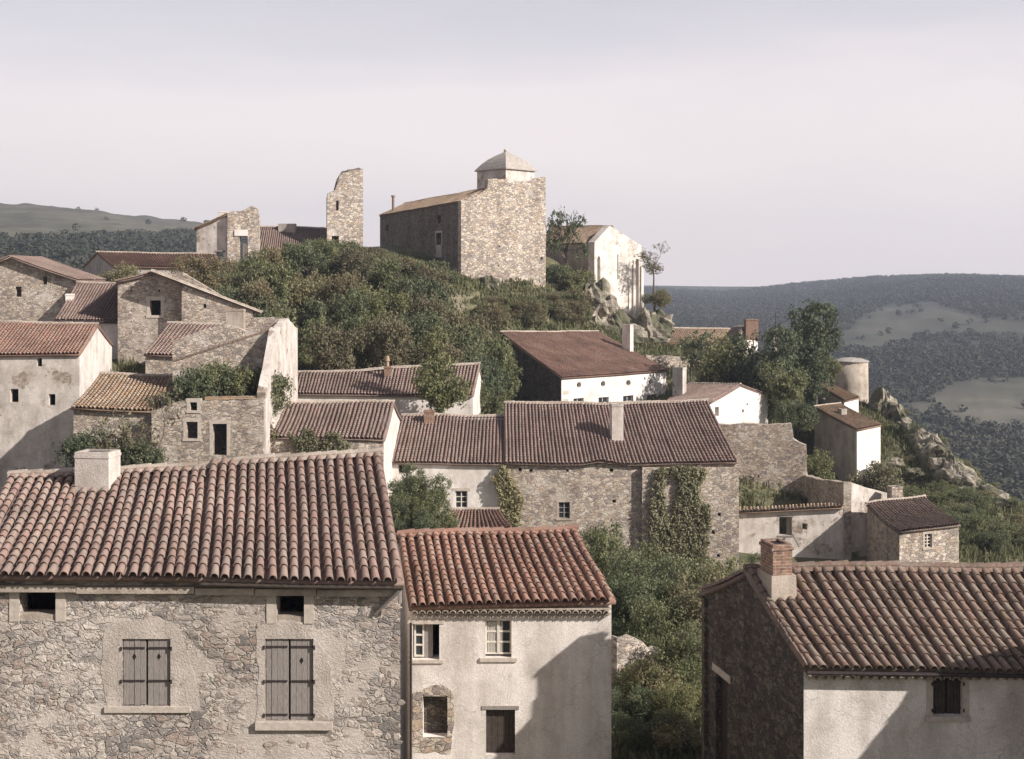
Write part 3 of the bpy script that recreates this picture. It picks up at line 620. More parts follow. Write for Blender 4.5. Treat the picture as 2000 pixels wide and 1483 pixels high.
#BUILD
# ------------------------------------------------------------------ buildings, near to far
def dz(px, py, Y): return -(py-CY)/F*Y
def lintels(parent, pl, rc, mat='stoneblock', t=.16, sill=True, top=True, jam=True):
    mb = MB(); u0, z0, u1, z1 = rc
    if jam: mb.box(pl.fn, u0-t, u0-.001, -.25, .018, z0, z1); mb.box(pl.fn, u1+.001, u1+t, -.25, .018, z0, z1)
    if top: mb.box(pl.fn, u0-t*1.3, u1+t*1.3, -.25, .022, z1+.001, z1+t*1.2)
    if sill: mb.box(pl.fn, u0-t*1.2, u1+t*1.2, -.25, .05, z0-t*.8, z0-.001)
    return mb.build('surround', mat, parent)
def shutters(parent, pl, rc, straps, diamonds=(1, 1), mat='wood', rec=.04):
    u0, z0, u1, z1 = rc; um = (u0+u1)/2; rnd = random.Random(int(u0*100))
    for k, (a, b_) in enumerate(((u0+.012, um-.022), (um+.022, u1-.012))):
        mb = MB(); n_ = 4
        for i in range(n_):
            x0 = a+(b_-a)*i/n_+.003; x1 = a+(b_-a)*(i+1)/n_-.003; j = rnd.uniform(-.006, .006)
            mb.box(pl.fn, x0, x1, -rec-.03+j, -rec+j, z0+rnd.uniform(0, .02), z1-.01, rnd.random())
        o = mb.build('shutter', mat, parent)
        s = MB()
        for f in straps:
            z = z0+(z1-z0)*f; e0, e1 = (a-.05, b_-.02) if k == 0 else (a+.02, b_+.05)
            s.box(pl.fn, e0, e1, -rec+.008, -rec+.022, z-.018, z+.018)
            e = e0 if k == 0 else e1-.035; s.box(pl.fn, e, e+.035, -rec+.023, .03, z-.045, z+.035)
        s.pieces('hinge', 'iron', o)
        if diamonds[k]:
            d = MB(); um2 = (a+b_)/2; zc = z0+(z1-z0)*.73; q = .05
            d.face([pl.fn(um2, -rec+.009, zc-q*1.4), pl.fn(um2+q*.75, -rec+.009, zc), pl.fn(um2, -rec+.009, zc+q*1.4), pl.fn(um2-q*.75, -rec+.009, zc)])
            d.build('dark_diamond', 'dark', o)  # dark face laid on the boards, standing in for a shaded hole
    c = MB(); c.box(pl.fn, um-.021, um+.021, -rec-.10, -rec-.05, z0, z1); c.build('inner_post', 'wood_dark', parent)
M['render_worn'] = plaster('render_worn', (.63, .56, .50), (.46, .40, .35), .9, .03, (.42, .36, .31))
# --- 1 stone house in the left foreground
st = lambda u, v: (.14*v if u > .535 else 0)-.02*math.sin(u*9)
fh1 = [(38, 1148, 109, 1212), (540, 1143, 594, 1216), (239, 1248, 333, 1379), (518, 1248, 612, 1408)]
H = house('stone_house', 'stone house with grey board shutters and a broad barrel tile roof, in the left foreground', P(-90, 1117, 26), P(790, 1131, 26), P(745, 896, 31), P(19, 930, 31), -14, 'stone_near', ov=.34, og=.05, fh=fh1, seed=3, lip=True, seg=8, sag=.04, wav=.025, wave_fn=st, ridge='mortar', ridge_r=.10)
H1 = H; pl = H.front; R_ = H.root
for i in (2, 3): shutters(R_, pl, pl.rect(*fh1[i]), (.86, .37) if i == 2 else (.90, .48, .07), (1, 1) if i == 2 else (0, 1))
def patchwall(px, hole, seed, name='render_patch', mat='render_worn'):
    o = [pl.uz(*p) for p in px]; o = ragged(o+[o[0]], .09, .22, seed)[:-1]; r = pl.rect(*hole); wall(name, R_, pl, o, [rpoly(r)], mat, .02, .007)
patchwall([(212, 1388), (196, 1300), (205, 1232), (240, 1218), (300, 1210), (350, 1224), (372, 1290), (392, 1388)], fh1[2], 3)
patchwall([(497, 1432), (506, 1330), (500, 1225), (540, 1217), (600, 1217), (622, 1232), (640, 1290), (652, 1350), (648, 1432)], (518, 1248, 612, 1408), 5)
for i in (0, 1):
    r = pl.rect(*fh1[i]); mb = MB(); mb.box(pl.fn, r[0]-.21, r[0]-.001, -.3, .02, r[1]-.02, r[3]+.03); mb.box(pl.fn, r[2]+.001, r[2]+.21, -.3, .02, r[1]-.02, r[3]+.03); mb.pieces('jamb', 'stoneblock', R_)
    mb = MB(); mb.box(pl.fn, r[0], r[2], -.44, -.02, r[1]+.0, r[1]+.12); mb.build('sill', 'mortar', R_)
mb = MB(); r = pl.rect(500, 1409, 650, 1424); mb.box(pl.fn, r[0], r[2], -.1, .09, r[1], r[3]); r = pl.rect(205, 1380, 372, 1391); mb.box(pl.fn, r[0], r[2], -.1, .05, r[1], r[3]); mb.pieces('sill', 'stoneblock', R_)
mb = MB(); rnd = random.Random(2); L = pl.L; zc = lambda u: -6.36-.012*u
u = 0
while u < L-.2:
    e = min(L-.05, u+rnd.uniform(1.2, 2.6)); mb.box(pl.fn, u, e-.02, -.02, .16, zc(u)-.15, zc(u)-.01); u = e
mb.build('cornice', 'mortar', R_)
mb = MB(); a, b_ = pl.uz(400, 1140), pl.uz(790, 1148)
mb.tube([pl.fn(a[0], .31, a[1]+.06), pl.fn((a[0]+b_[0])/2, .31, (a[1]+b_[1])/2+.05), pl.fn(b_[0], .31, b_[1]+.07)], [.045]*3, 7); mb.build('gutter', 'wood_dark', R_)
mb = MB(); a, b_ = pl.uz(733, 1198), pl.uz(782, 1147); mb.tube([pl.fn(a[0], .03, a[1]), pl.fn(b_[0], .28, b_[1])], [.05, .05], 5)
c = pl.uz(783, 1172); d = pl.uz(783, 1146); mb.tube([pl.fn(c[0], .27, c[1]), pl.fn(d[0], .27, d[1])], [.04, .04], 5); mb.build('bracket', 'wood', R_)
# individual larger stones standing a little proud of the rubble
mb = MB(); rnd = random.Random(12); holes_ = [pl.rect(*h) for h in fh1]+[pl.rect(196, 1210, 392, 1432), pl.rect(497, 1217, 652, 1432)]
for i in range(230):
    px_, py_ = rnd.uniform(-60, 785), rnd.uniform(1150, 1470); u, z = pl.uz(px_, py_)
    if any(h[0]-.28 < u < h[2]+.28 and h[1]-.16 < z < h[3]+.16 for h in holes_): continue
    w, h = rnd.uniform(.05, .19), rnd.uniform(.035, .10); k = rnd.randint(6, 9); ring = []; ph = rnd.uniform(0, 1)
    for q in range(k):
        t = 6.283*(q+ph)/k; s = rnd.uniform(.8, 1.15); ring.append((u+math.cos(t)*w*s, z+math.sin(t)*h*s))
    rr = rnd.random(); top = [pl.fn(u+(x-u)*.72, rnd.uniform(.006, .016), z+(y-z)*.72) for x, y in ring]; bt = [pl.fn(x, -.005, y) for x, y in ring]
    mb.face(top, rr)
    for q in range(k): mb.face([bt[q], bt[(q+1) % k], top[(q+1) % k], top[q]], rr)
def stonevar():
    m, n, l, b = nt('rubble_stone'); rc = ramp(n, [(0, (.24, .21, .19)), (.3, (.36, .31, .27)), (.6, (.45, .39, .34)), (.85, (.36, .28, .24)), (1, (.50, .44, .38))]); l.new(attr(n), rc.inputs[0])
    f = tex(n, l, 'Noise', 16, coords(n, l), Detail=6.0, Roughness=.7); fr = ramp(n, [(.3, g(.65)), (.7, g(1.25))]); l.new(f.outputs[0], fr.inputs[0])
    l.new(mix(n, l, 1.0, rc.outputs[0], fr.outputs[0], 'MULTIPLY'), b.inputs['Base Color']); bump(n, l, b, f.outputs[0], .02); return m
M['stonevar'] = stonevar(); mb.build('facing_stones', 'stonevar', R_)
chimney(H.roof, 143, 215, 884, 938, 30.0, .62, 'plaster_old', -.15, .015)
# --- 2 white house next to it
fh2 = [(806, 1219, 858, 1289), (948, 1212, 999, 1285), (949, 1386, 1006, 1475), (826, 1360, 874, 1440)]
H = house('plastered_house', 'white plastered house with two casement windows, lower neighbour of the shuttered stone house', P(798, 1183, 32), P(1203, 1168, 32), P(1128, 1033, 36.4), P(778, 1047, 36.4), -17, 'plaster', thl=.08, ov=.24, og=.06, fh=fh2, seed=8, lip=True, seg=7, sag=.05, wav=.03, tm='tile_red', ridge='tile_red')
pl = H.front; R_ = H.root
zt = H.fw.data.vertices[0].co.z
cornice(R_, pl, .03, pl.L-.02, dz(0, 1187, 32.2)+.02, 2, .20, 'mortar', 4)
r = pl.rect(*fh2[0]); w_ = window(R_, pl, (r[0]+.03, r[1]+.04, r[0]+(r[2]-r[0])*.42, r[3]-.02), 1, 3, .14, 'white', .045)
mb = MB(); mb.box(pl.fn, r[0]+(r[2]-r[0])*.43, r[0]+(r[2]-r[0])*.74, -.24, -.17, r[1]+.02, r[3]-.02); mb.build('inner_shutter', 'wood', R_)
lintels(R_, pl, r, 'stoneblock', .10, True, False, False); lintels(R_, pl, r, 'stoneblock', .10, False, True, False)
r = pl.rect(*fh2[1]); window(R_, pl, (r[0], r[1]+.06, r[2], r[3]), 2, 3, .12, 'white', .045, curtain=True); lintels(R_, pl, r, 'stoneblock', .12, True, False, False)
r = pl.rect(*fh2[2]); mb = MB(); 
for i in range(5): mb.box(pl.fn, r[0]+(r[2]-r[0])*i/5+.004, r[0]+(r[2]-r[0])*(i+1)/5-.004, -.2, -.16, r[1], r[3]-.04, .3)
mb.build('door', 'wood_dark', R_); lintels(R_, pl, r, 'wood', .08, False, True, False)
o_ = [pl.uz(*p) for p in [(803, 1470), (806, 1352), (828, 1343), (862, 1340), (884, 1352), (888, 1400), (880, 1470)]]; o_ = ragged(o_+[o_[0]], .05, .2, 4)[:-1]
wall('bare_stone', R_, pl, o_, [rpoly(pl.rect(*fh2[3]))], 'stone', .02, .012)
r = pl.rect(*fh2[3]); mb = MB(); mb.box(pl.fn, r[0]-.05, r[2]+.05, -.42, -.30, r[1]-.2, r[3]+.1); mb.build('niche_back', 'stone_dark_shade', R_)
# a neighbour just outside the picture on the right
Ea, Ra = Vector((14.3, 21.6, -7.6)), Vector((12.4, 25.3, -6.35)); dv = Vector((7, 3.5, 0))
house('neighbour_house', 'plastered house just beyond the right edge, its shadow falling on the gabled house front', Ea, Ea+dv, Ra+dv, Ra, -17, 'plaster', ov=.2, og=.05, seed=70, mono=True)
mb = MB(); a = pl.uz(803, 1200); mb.tube([pl.fn(a[0], .08, -8.8), pl.fn(a[0], .08, -16)], [.035, .035], 6); mb.build('drainpipe', 'iron', R_)
# --- 3 house with dark gable, right foreground
fh3 = [(1822, 1324, 1880, 1398)]
H = house('gabled_house', 'house with shaded dark rubble gable and brick chimney in the right foreground', P(1574, 1300, 27), P(2190, 1311, 27), P(2050, 1107, 30.3), P(1455, 1112, 30.3), -17, 'plaster', 'stone_dark_shade', ov=.26, og=.06, fh=fh3, lh=[(1398, 1322, 1421, 1500)], seed=14, lip=True, seg=7, tm='tile_dark', sag=.05, wav=.03, ridge='tile_dark')
pl = H.front; R_ = H.root
cornice(R_, pl, .03, pl.L, dz(0, 1313, 27.25)+.0, 1, .20, 'mortar', 5, proj=.15)
a, b_ = pl.uz(1574, 1308), pl.uz(2120, 1316); mb = MB(); mb.tube([pl.fn(a[0]-.05, .30, a[1]+.02), pl.fn(b_[0], .30, b_[1]+.02)], [.045, .045], 7); mb.build('gutter', 'iron', R_)
r = pl.rect(*fh3[0]); shutters(R_, pl, r, (.85, .15), (0, 0), 'wood_dark', .12); lintels(R_, pl, r, 'stoneblock', .14, True, True, True)
lp = H.left; r = lp.rect(1398, 1322, 1421, 1500); mb = MB(); mb.box(lp.fn, r[0], r[2], -.22, -.16, r[1], r[3]); mb.build('door', 'wood_dark', R_); lintels(R_, lp, r, 'stoneblock', .16, False, True, False)
ch = chimney(H.roof, 1508, 1549, 1064, 1172, 29.2, .74, 'brick', .2, .03)
mb = MB(); fn = lambda x, y, z: (6.42+x*math.cos(.2)-y*math.sin(.2), 29.2+x*math.sin(.2)+y*math.cos(.2), z); mb.box(fn, -.30, .36, -.06, .85, -7.9, dz(0, 1124, 29.2), taper=.02); mb.build('chimney_base', 'mortar', ch)
barrel_row('verge_tiles', H.roof, [H.S(.003, t/5, .02) for t in range(6)], 'tile_dark', .035, .3, seed=3)
# --- 4 long house in the middle
def cut(hs, a, b_): return [h for h in hs if a <= h[0] < b_]
D1h = [(889, 959, 913, 993), (778, 908, 800, 925)]
H = house('white_wing', 'white left wing of the long house, one small window under its lower tiled roof', P(762, 903, 79), P(988, 905, 79), P(990, 812, 85.5), P(785, 812, 85.5), -21, 'plaster', ov=.3, og=.05, fh=D1h, seed=21, tm='tile', mono=True, wav=.05)
pl = H.front; window(H.root, pl, pl.rect(889, 959, 913, 993), 2, 3, .12, 'white', .06); lintels(H.root, pl, pl.rect(889, 959, 913, 993), 'stoneblock', .15, True, True, False)
chimney(H.roof, 828, 848, 802, 835, 84.2, .6, 'brick', 0, .04)
holes = [(1013, 914, 1019, 921), (1034, 917, 1040, 922), (1106, 917, 1111, 922), (1191, 916, 1198, 922), (1018, 975, 1023, 982), (1196, 976, 1203, 982), (1091, 981, 1113, 1013)]
h2 = [(1400, 1000, 1406, 1006), (1388, 1034, 1394, 1041), (1398, 1080, 1404, 1086), (1312, 984, 1334, 1032)]
def wv(u, v): return .22*math.exp(-((u-.42)/.055)**2)*(1-v)-.08*math.sin(u*5)
H = house('long_house', 'long stone house with ivy and a plastered chimney on its wide tiled roof', P(985, 904, 78.8), P(1444, 905, 79), P(1383, 787, 86), P(985, 787, 86), -21, 'stone', ov=.32, og=.05, fh=holes+h2, seed=22, wave_fn=wv, wav=.06, sag=.12)
HD = H; pl = H.front; window(H.root, pl, pl.rect(1091, 981, 1113, 1013), 2, 3, .12, 'wood', .05); lintels(H.root, pl, pl.rect(1091, 981, 1113, 1013), 'mortar', .14)
window(H.root, pl, pl.rect(1312, 984, 1334, 1032), 2, 4, .3, 'wood', .05)
u0 = pl.uz(1253, 950)[0]; u1 = pl.uz(1441, 950)[0]
wall('projecting_wall', H.root, pl, [(u0, -21), (u1, -21), (u1, -11.62), (u0, -11.62)], [rpoly(pl.rect(*h)) for h in h2], 'stone', .36, .38)
chimney(H.roof, 1195, 1218, 790, 854, 81.6, .85, 'plaster_old', .12, .03)
H = house('lean_to', 'small lean-to with steep red tiles between bush and ivy, below the white wing', P(853, 1038, 66), P(1003, 1031, 66), P(975, 996, 69.2), P(880, 997, 69.2), -19, 'stone', ov=.15, og=.05, seed=23, tm='tile_red', mono=True, cat='shed')
# --- 5,6 roofs left of the long house
H = house('low_house', 'low house with white right gable and weedy tiled roof, left of the long house', P(520, 854, 74), P(752, 857, 74), P(770, 784, 79.5), P(549, 790, 79.5), -17, 'stone_light', rm='plaster', ov=.15, og=.1, seed=31, wav=.05, sag=.1)
stp = lambda u, v: (.30*v if u > .485 else 0)
H = house('terrace_house', 'pale house with long sagging roof and clay chimney pot, below the wooded castle slope', P(568, 769, 91), P(925, 772, 91), P(938, 720, 95.5), P(579, 729, 95.5), -15, 'plaster', ov=.25, og=.08, fh=[(622, 782, 630, 786)], seed=32, sp=.26 if 0 else .243, wave_fn=stp, wav=.06) if 0 else house('terrace_house', 'pale house with long sagging roof and clay chimney pot, below the wooded castle slope', P(568, 769, 91), P(925, 772, 91), P(938, 720, 95.5), P(579, 729, 95.5), -15, 'plaster', ov=.25, og=.08, seed=32, wave_fn=stp, wav=.06)
c = chimney(H.roof, 750, 763, 716, 752, 94, .5, 'brick', 0, .04)
mb = MB(); q = P(756, 716, 94); mb.tube([q+Vector((0, .25, -.05)), q+Vector((0, .25, .35)), q+Vector((0, .25, .4)), q+Vector((0, .25, .8))], [.14, .12, .19, .12], 8); mb.build('chimney_pot', 'tile_buff', c)
# --- 7 roofless stone house and the tall walls behind
root = thing('roofless_house', 'roofless stone house with empty window and door openings and tall pale side wall', 'ruin', (-18, 74, -16))
pl = PL(296, 72.5, 515, 72.5)
o_ = [pl.uz(*p) for p in [(296, 803), (345, 784), (430, 783), (515, 780)]]
ol = [(0, -17), (pl.L, -17)]+ragged([(pl.L, o_[3][1]), (o_[2][0], o_[2][1]), (o_[1][0], o_[1][1]), (0, o_[0][1])], .05, .4, 3)
hs = [(371, 786, 385, 802), (364, 824, 386, 857), (415, 828, 443, 890)]
wall('front_wall', root, pl, ol, [rpoly(pl.rect(*h)) for h in hs], 'stone', .55)
for h in hs: lintels(root, pl, pl.rect(*h), 'stoneblock', .18, h[1] != 828, True, True)
a, b_ = P(400, 779, 72.5), P(507, 777, 72.5); a.y += .2; b_.y += .2; barrel_row('coping_tiles', root, [a, b_], 'tile_buff', .11, .24, 3)
pr = Plane((-14.55, 72.51), (-14.62, 83.8))
ol = [pr.uz(*p) for p in [(515, 780), (531, 705), (541, 645), (563, 622), (571, 630), (579, 642)]]; ol = ragged(ol[::-1], .07, .6, 4)
wall('side_wall', root, pr, [(0.02, -17), (pr.L, -17), (pr.L, ol[0][1])]+ol[1:-1]+[(0.02, ol[-1][1])], [], 'plaster_old', .5, .005)
p2_ = PL(337, 76.6, 539, 76.6); ol = ragged([p2_.uz(*p) for p in [(539, 640), (480, 646), (437, 633), (385, 647), (337, 664)]], .06, .5, 8)
wall('gable_wall', root, p2_, [(0, -16), (p2_.L, -16)]+[(p2_.L, ol[0][1])]+ol[1:-1]+[(0, ol[-1][1])], [], 'stone_light', .55)
a, b_ = p2_.uz(337, 706), p2_.uz(537, 641); mb = MB()
for i in range(22):
    t0, t1 = i/22, (i+1)/22; u0, u1 = a[0]+(b_[0]-a[0])*t0, a[0]+(b_[0]-a[0])*t1-.03; z0 = a[1]+(b_[1]-a[1])*t0; z1 = a[1]+(b_[1]-a[1])*t1
    mb.face([p2_.fn(u0, .03, z0-.07), p2_.fn(u1, .03, z1-.07), p2_.fn(u1, .03, z1+.05), p2_.fn(u0, .03, z0+.05)], .4); mb.face([p2_.fn(u0, 0, z0+.07), p2_.fn(u0, .03, z0+.05), p2_.fn(u1, .03, z1+.05), p2_.fn(u1, 0, z1+.07)], .4)
mb.build('roof_scar', 'tile_dark', root)
p3_ = PL(452, 80.2, 562, 80.2); ol = ragged([p3_.uz(*p) for p in [(562, 622), (476, 619), (452, 630)]], .04, .5, 9)
wall('rear_wall', root, p3_, [(0, -14), (p3_.L, -14)]+[(p3_.L, ol[0][1])]+ol[1:-1]+[(0, ol[-1][1])], [], 'stone_light', .5)
root = thing('stone_chimney', 'broad pale chimney stub beside the tall ruined wall', 'chimney', P(458, 640, 79.5)); chimney(root, 441, 476, 604, 650, 79.4, .6, 'mortar', 0, .02, 'stack')
H = house('small_roofed_shed', 'narrow shed with tiled roof tucked behind the roofless house', P(280, 692, 84), P(380, 694, 84), P(432, 634, 90.5), P(328, 632, 90.5), -12, 'stone', ov=.25, og=.08, seed=41, cat='shed')
H = house('corner_house', 'stone house with buff weathered tiles beside the roofless ruin', P(138, 795, 73), P(300, 802, 73), P(338, 735, 79), P(195, 728, 79), -17, 'stone', ov=.3, og=.08, seed=42, tm='tile_buff', mono=False, wav=.07, sag=.12)
H = house('tall_white_house', 'tall white plastered house at the left edge with patched red roof', P(-110, 694, 82), P(156, 690, 82), P(191, 633, 88), P(-50, 630, 88), -17, 'plaster_old', rm='plaster', ov=.25, og=.08, fh=[(72, 700, 82, 716), (20, 760, 36, 786), (95, 770, 108, 792)], seed=43, tm='tile_red')
H = house('upper_white_house', 'white house with shadowed red roof left of the gabled stone house', P(106, 624, 96), P(238, 626, 96), P(276, 555, 104), P(150, 552, 104), -10, 'plaster', ov=.25, og=.08, seed=44)
mb = MB(); a = P(112, 628, 96); b_ = P(236, 630, 96); mb.tube([a, b_], [.09, .09], 6); mb.build('gutter', 'iron', H.root)
mb = MB(); a = P(233, 632, 95.9); mb.tube([a, a+Vector((0, 0, -3.2))], [.05, .05], 6); mb.build('drainpipe', 'iron', H.root)
chimney(H.roof, 128, 143, 574, 602, 100, .7, 'plaster', .2, .04)
root = thing('edge_house', 'grey and white house at the left edge with projecting roof verge, highest of that cluster', 'house', (-42, 105, -5))
pl = PL(-60, 104.5, 148, 104.5); wall('wall', root, pl, [(0, -8), (pl.L, -8), (pl.L, dz(0, 541, 104.5)), (pl.uz(20, 500)[0], dz(0, 503, 104.5)), (0, dz(0, 530, 104.5))], [rpoly(pl.rect(84, 540, 92, 556)), rpoly(pl.rect(30, 560, 42, 580))], 'stone_light', .5)
pq = Plane(((148-CX)/F*104.5, 110.9), ((-60-CX)/F*104.5, 110.9)); wall('back_wall', root, pq, [(0, -8), (pq.L, -8), (pq.L, .6), (pq.L-3.5, 1.9), (0, .2)], [], 'stone_light', .5)
B_ = Vector((0, 7, 0)); e0, r0 = P(154, 546, 104), P(20, 500, 104); roof('roof', root, e0, e0+B_, r0+B_, r0, 'tile', 4, seed=5); e1 = P(-80, 538, 104); roof('back_roof', root, e1+B_, e1, r0, r0+B_, 'tile', 3, seed=6)
pr = Plane(((148-CX)/F*104.5, 104.52), ((148-CX)/F*104.5, 111)); wall('side_wall', root, pr, [(0, -8), (pr.L, -8), (pr.L, dz(0, 541, 104.5)), (0, dz(0, 541, 104.5))], [], 'plaster', .4, .005)
# gabled stone house
root = thing('gabled_stone_house', 'rubble stone house with wide low gable and one dark square window, upper left', 'house', (-27, 95, -6))
pa = PL(230, 95.2, 357, 95.2); pb = PL(355, 94.0, 494, 94.0)
wall('wall', root, pa, [(0, -11), (pa.L, -11), pa.uz(357, 559), pa.uz(305, 532), (0, pa.uz(230, 549)[1])], [rpoly(pa.rect(293, 587, 314, 616)), rpoly(pa.rect(255, 566, 259, 570)), rpoly(pa.rect(309, 566, 313, 570))], 'stone', .5)
wall('wing_wall', root, pb, [(0, -11), (pb.L, -11), (pb.L, pb.uz(494, 606)[1]), (0, pb.uz(355, 558)[1])], [rpoly(pb.rect(397, 594, 403, 602))], 'stone', .5)
pc = Plane((pb.A.x, 95.19), (pb.A.x, 94.01)); wall('wing_side', root, pc, [(0, -11), (pc.L, -11), (pc.L, pb.uz(355, 558)[1]), (0, pb.uz(355, 558)[1])], [], 'stone', .5, .004)
pd = Plane((pa.A.x, 103), (pa.A.x, 95.22)); wall('side_wall', root, pd, [(0, -11), (pd.L, -11), (pd.L, pa.uz(230, 549)[1]), (0, pa.uz(230, 549)[1])], [], 'stone', .5, .004)
pe = Plane((-22.5, 102.9), (-32.5, 102.9)); wall('back_wall', root, pe, [(0, -11), (pe.L, -11), (pe.L, 0), (5, 1.2), (0, -1.8)], [], 'stone', .5)
lintels(root, pa, pa.rect(293, 587, 314, 616), 'stoneblock', .25)
B_ = Vector((-2.5, 9, 0)); e0, ap, e1 = P(226, 549, 95), P(305, 529, 95), P(512, 611, 94); ap2 = P(305, 529, 95); ap2.y = 93.8
roof('roof', root, e1, e1+B_, ap2+B_, ap2, 'tile', 4, seed=7); roof('back_roof', root, e0+B_, e0, ap, ap+B_, 'tile', 4, seed=8)
barrel_row('verge_tiles', root, [ap2+Vector((0, -.02, .03)), e1+Vector((0, -.02, .05))], 'mortar', .09, .3)
H = house('long_low_house', 'low house with long red roof standing alone against the far wooded hill', P(219, 519, 124), P(432, 523, 126), P(420, 497, 131), P(188, 493, 129), -6, 'plaster_grey', ov=.3, og=.1, seed=45, tm='tile_red')
# --- right of the long house
H = house('gable_end_house', 'white gable end house with small square holes, right above the long house', P(1303, 783, 113), P(1386, 786, 106), P(1446, 751, 110), P(1345, 750, 116), -16, 'plaster', rm='plaster_clean', ov=.1, og=.05, rh=[(1396, 795, 1404, 813), (1449, 800, 1453, 806), (1458, 788, 1461, 792)], seed=51)
chimney(H.roof, 1331, 1343, 718, 764, 113, 1.2, 'plaster_old', .75, .04)
root = thing('terrace_wall', 'high rubble retaining wall with stepped top below the white gable end', 'wall', P(1490, 1000, 92)); pl = PL(1400, 93, 1576, 91.5)
o_ = ragged([pl.uz(*p) for p in [(1576, 922), (1575, 872), (1549, 857), (1545, 829), (1400, 829)]], .07, .5, 5)
wall('masonry', root, pl, [(0, -21), (pl.L, -21), (pl.L, o_[0][1])]+o_[1:-1]+[(0, o_[-1][1])], [rpoly(pl.rect(1464, 930, 1468, 934)), rpoly(pl.rect(1480, 929, 1483, 933))], 'stone_light', .8)
root = thing('ruined_barn', 'pale ruined barn front capped with a tile strip, empty window and loose beam', 'ruin', P(1550, 1110, 84)); pl = PL(1443, 83.9, 1648, 83.9)
hs = [(1522, 1010, 1547, 1046), (1567, 1023, 1577, 1035)]
wall('front_wall', root, pl, [(0, -21.5), (pl.L, -21.5), (pl.L, dz(0, 988, 83.9)), (0, dz(0, 997, 83.9))], [rpoly(pl.rect(*h)) for h in hs], 'plaster_old', .55); lintels(root, pl, pl.rect(*hs[0]), 'wood', .1, True, True, False)
a, b_ = P(1442, 1000, 83.55), P(1649, 990, 83.55); c, d = P(1649, 982, 84.35), P(1442, 992, 84.35); roof('tile_coping', root, a, b_, c, d, 'tile_buff', 5, seed=9, ex=.3, th=.06)
mb = MB(); mb.tube([P(1548, 1042, 83.6), P(1561, 1068, 83.2)], [.07, .07], 5); mb.build('beam', 'wood', root)
mb = MB(); r = pl.rect(1538, 1012, 1547, 1046); mb.box(pl.fn, r[0], r[2], -.3, -.25, r[1], r[3]); mb.build('shutter', 'wood', root)
pl = Plane((21.15, 95.5), (22.64, 83.88)); o_ = ragged([pl.uz(*p) for p in [(1647, 941), (1600, 936), (1565, 929), (1560, 912), (1546, 914)]], .08, .6, 7)
wall('side_wall', root, pl, [(0, -21.5), (pl.L, -21.5), (pl.L, o_[0][1])]+o_[1:-1]+[(0, o_[-1][1])], [], 'stone', .55)
root = thing('yard_wall', 'pale sloping yard wall with a dark doorway, left of the small stone barn', 'wall', P(1700, 1110, 84)); pl = PL(1648, 83.92, 1785, 87.5)
wall('masonry', root, pl, [(.56, -22), (pl.L, -22), pl.uz(1785, 976), pl.uz(1690, 952), (.56, pl.uz(1654, 942)[1])], [rpoly(pl.rect(1658, 1078, 1680, 1125))], 'plaster_old', .5)
lintels(root, pl, pl.rect(1658, 1078, 1680, 1125), 'stoneblock', .25, False, True, True)
H = house('small_stone_barn', 'small stone barn with shaded side and barred window under a brown tiled roof', P(1757, 1038, 77), P(1877, 1024, 79), P(1806, 972, 85), P(1692, 984, 83.2), -22, 'stone_light', 'stone', ov=.2, og=.08, fh=[(1806, 1043, 1820, 1070)], seed=52, tm='tile_dark', mono=True, cat='barn', wav=.07, sag=.15)
pl = H.front; window(H.root, pl, pl.rect(1806, 1043, 1820, 1070), 2, 4, .1, 'white', .03, 'dark'); lintels(H.root, pl, pl.rect(1806, 1043, 1820, 1070), 'mortar', .14)
chimney(H.roof, 1741, 1764, 951, 985, 84.5, .7, 'stone', .2, .03)
H = house('tower_like_house', 'tall narrow house with shaded left side and sunlit white end, near the cliff', P(1675, 839, 112), P(1722, 829, 114.5), P(1641, 788, 122), P(1590, 794, 119), -22, 'plaster_clean', 'plaster_grey', ov=.15, og=.05, seed=53, tm='tile_buff', mono=True)  # shade of the left side put into its grey plaster
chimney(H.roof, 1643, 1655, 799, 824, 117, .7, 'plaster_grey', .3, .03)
H = house('little_white_house', 'little white-ended house between the tall narrow house and the round tower', P(1650, 783, 124), P(1679, 776, 126), P(1617, 747, 132), P(1597, 749, 130), -17, 'plaster_clean', 'plaster_grey', ov=.15, og=.05, seed=54, tm='tile_buff', mono=True)  # left wall greyed so its colour carries the shade
# round tower
root = thing('round_tower', 'small round tower with flat weedy cap at the cliff edge', 'tower', P(1672, 800, 134)); q = P(1672, 797, 134); R0 = 1.85; mb = MB(); n_ = 28
zt, zb = dz(0, 709, 134), -16
prof = [(zb, R0*1.06), (dz(0, 790, 134), R0*1.02), (dz(0, 750, 134), R0), (zt, R0*.99)]
def lathe(mb, cx, cy, prof, n_):
    i = len(mb.v)
    for z, r in prof:
        for k in range(n_): t = 2*math.pi*k/n_; mb.v.append((cx+r*math.cos(t), cy+r*math.sin(t), z))
    for j in range(len(prof)-1):
        for k in range(n_): a = i+j*n_; mb.f.append((a+k, a+(k+1) % n_, a+n_+(k+1) % n_, a+n_+k)); mb.r.append(.5)
    e = i+(len(prof)-1)*n_; mb.f.append(tuple(e+k for k in range(n_))); mb.r.append(.5)
lathe(mb, q.x, 136, prof, n_); mb.build('tower_wall', 'mortar', root, True)
mb = MB(); lathe(mb, q.x, 136, [(zt+.01, R0*.9), (zt+.02, R0*1.05), (zt+.12, R0*1.05), (zt+.40, R0*.6), (zt+.5, .1)], n_); mb.build('cap', 'slate', root)
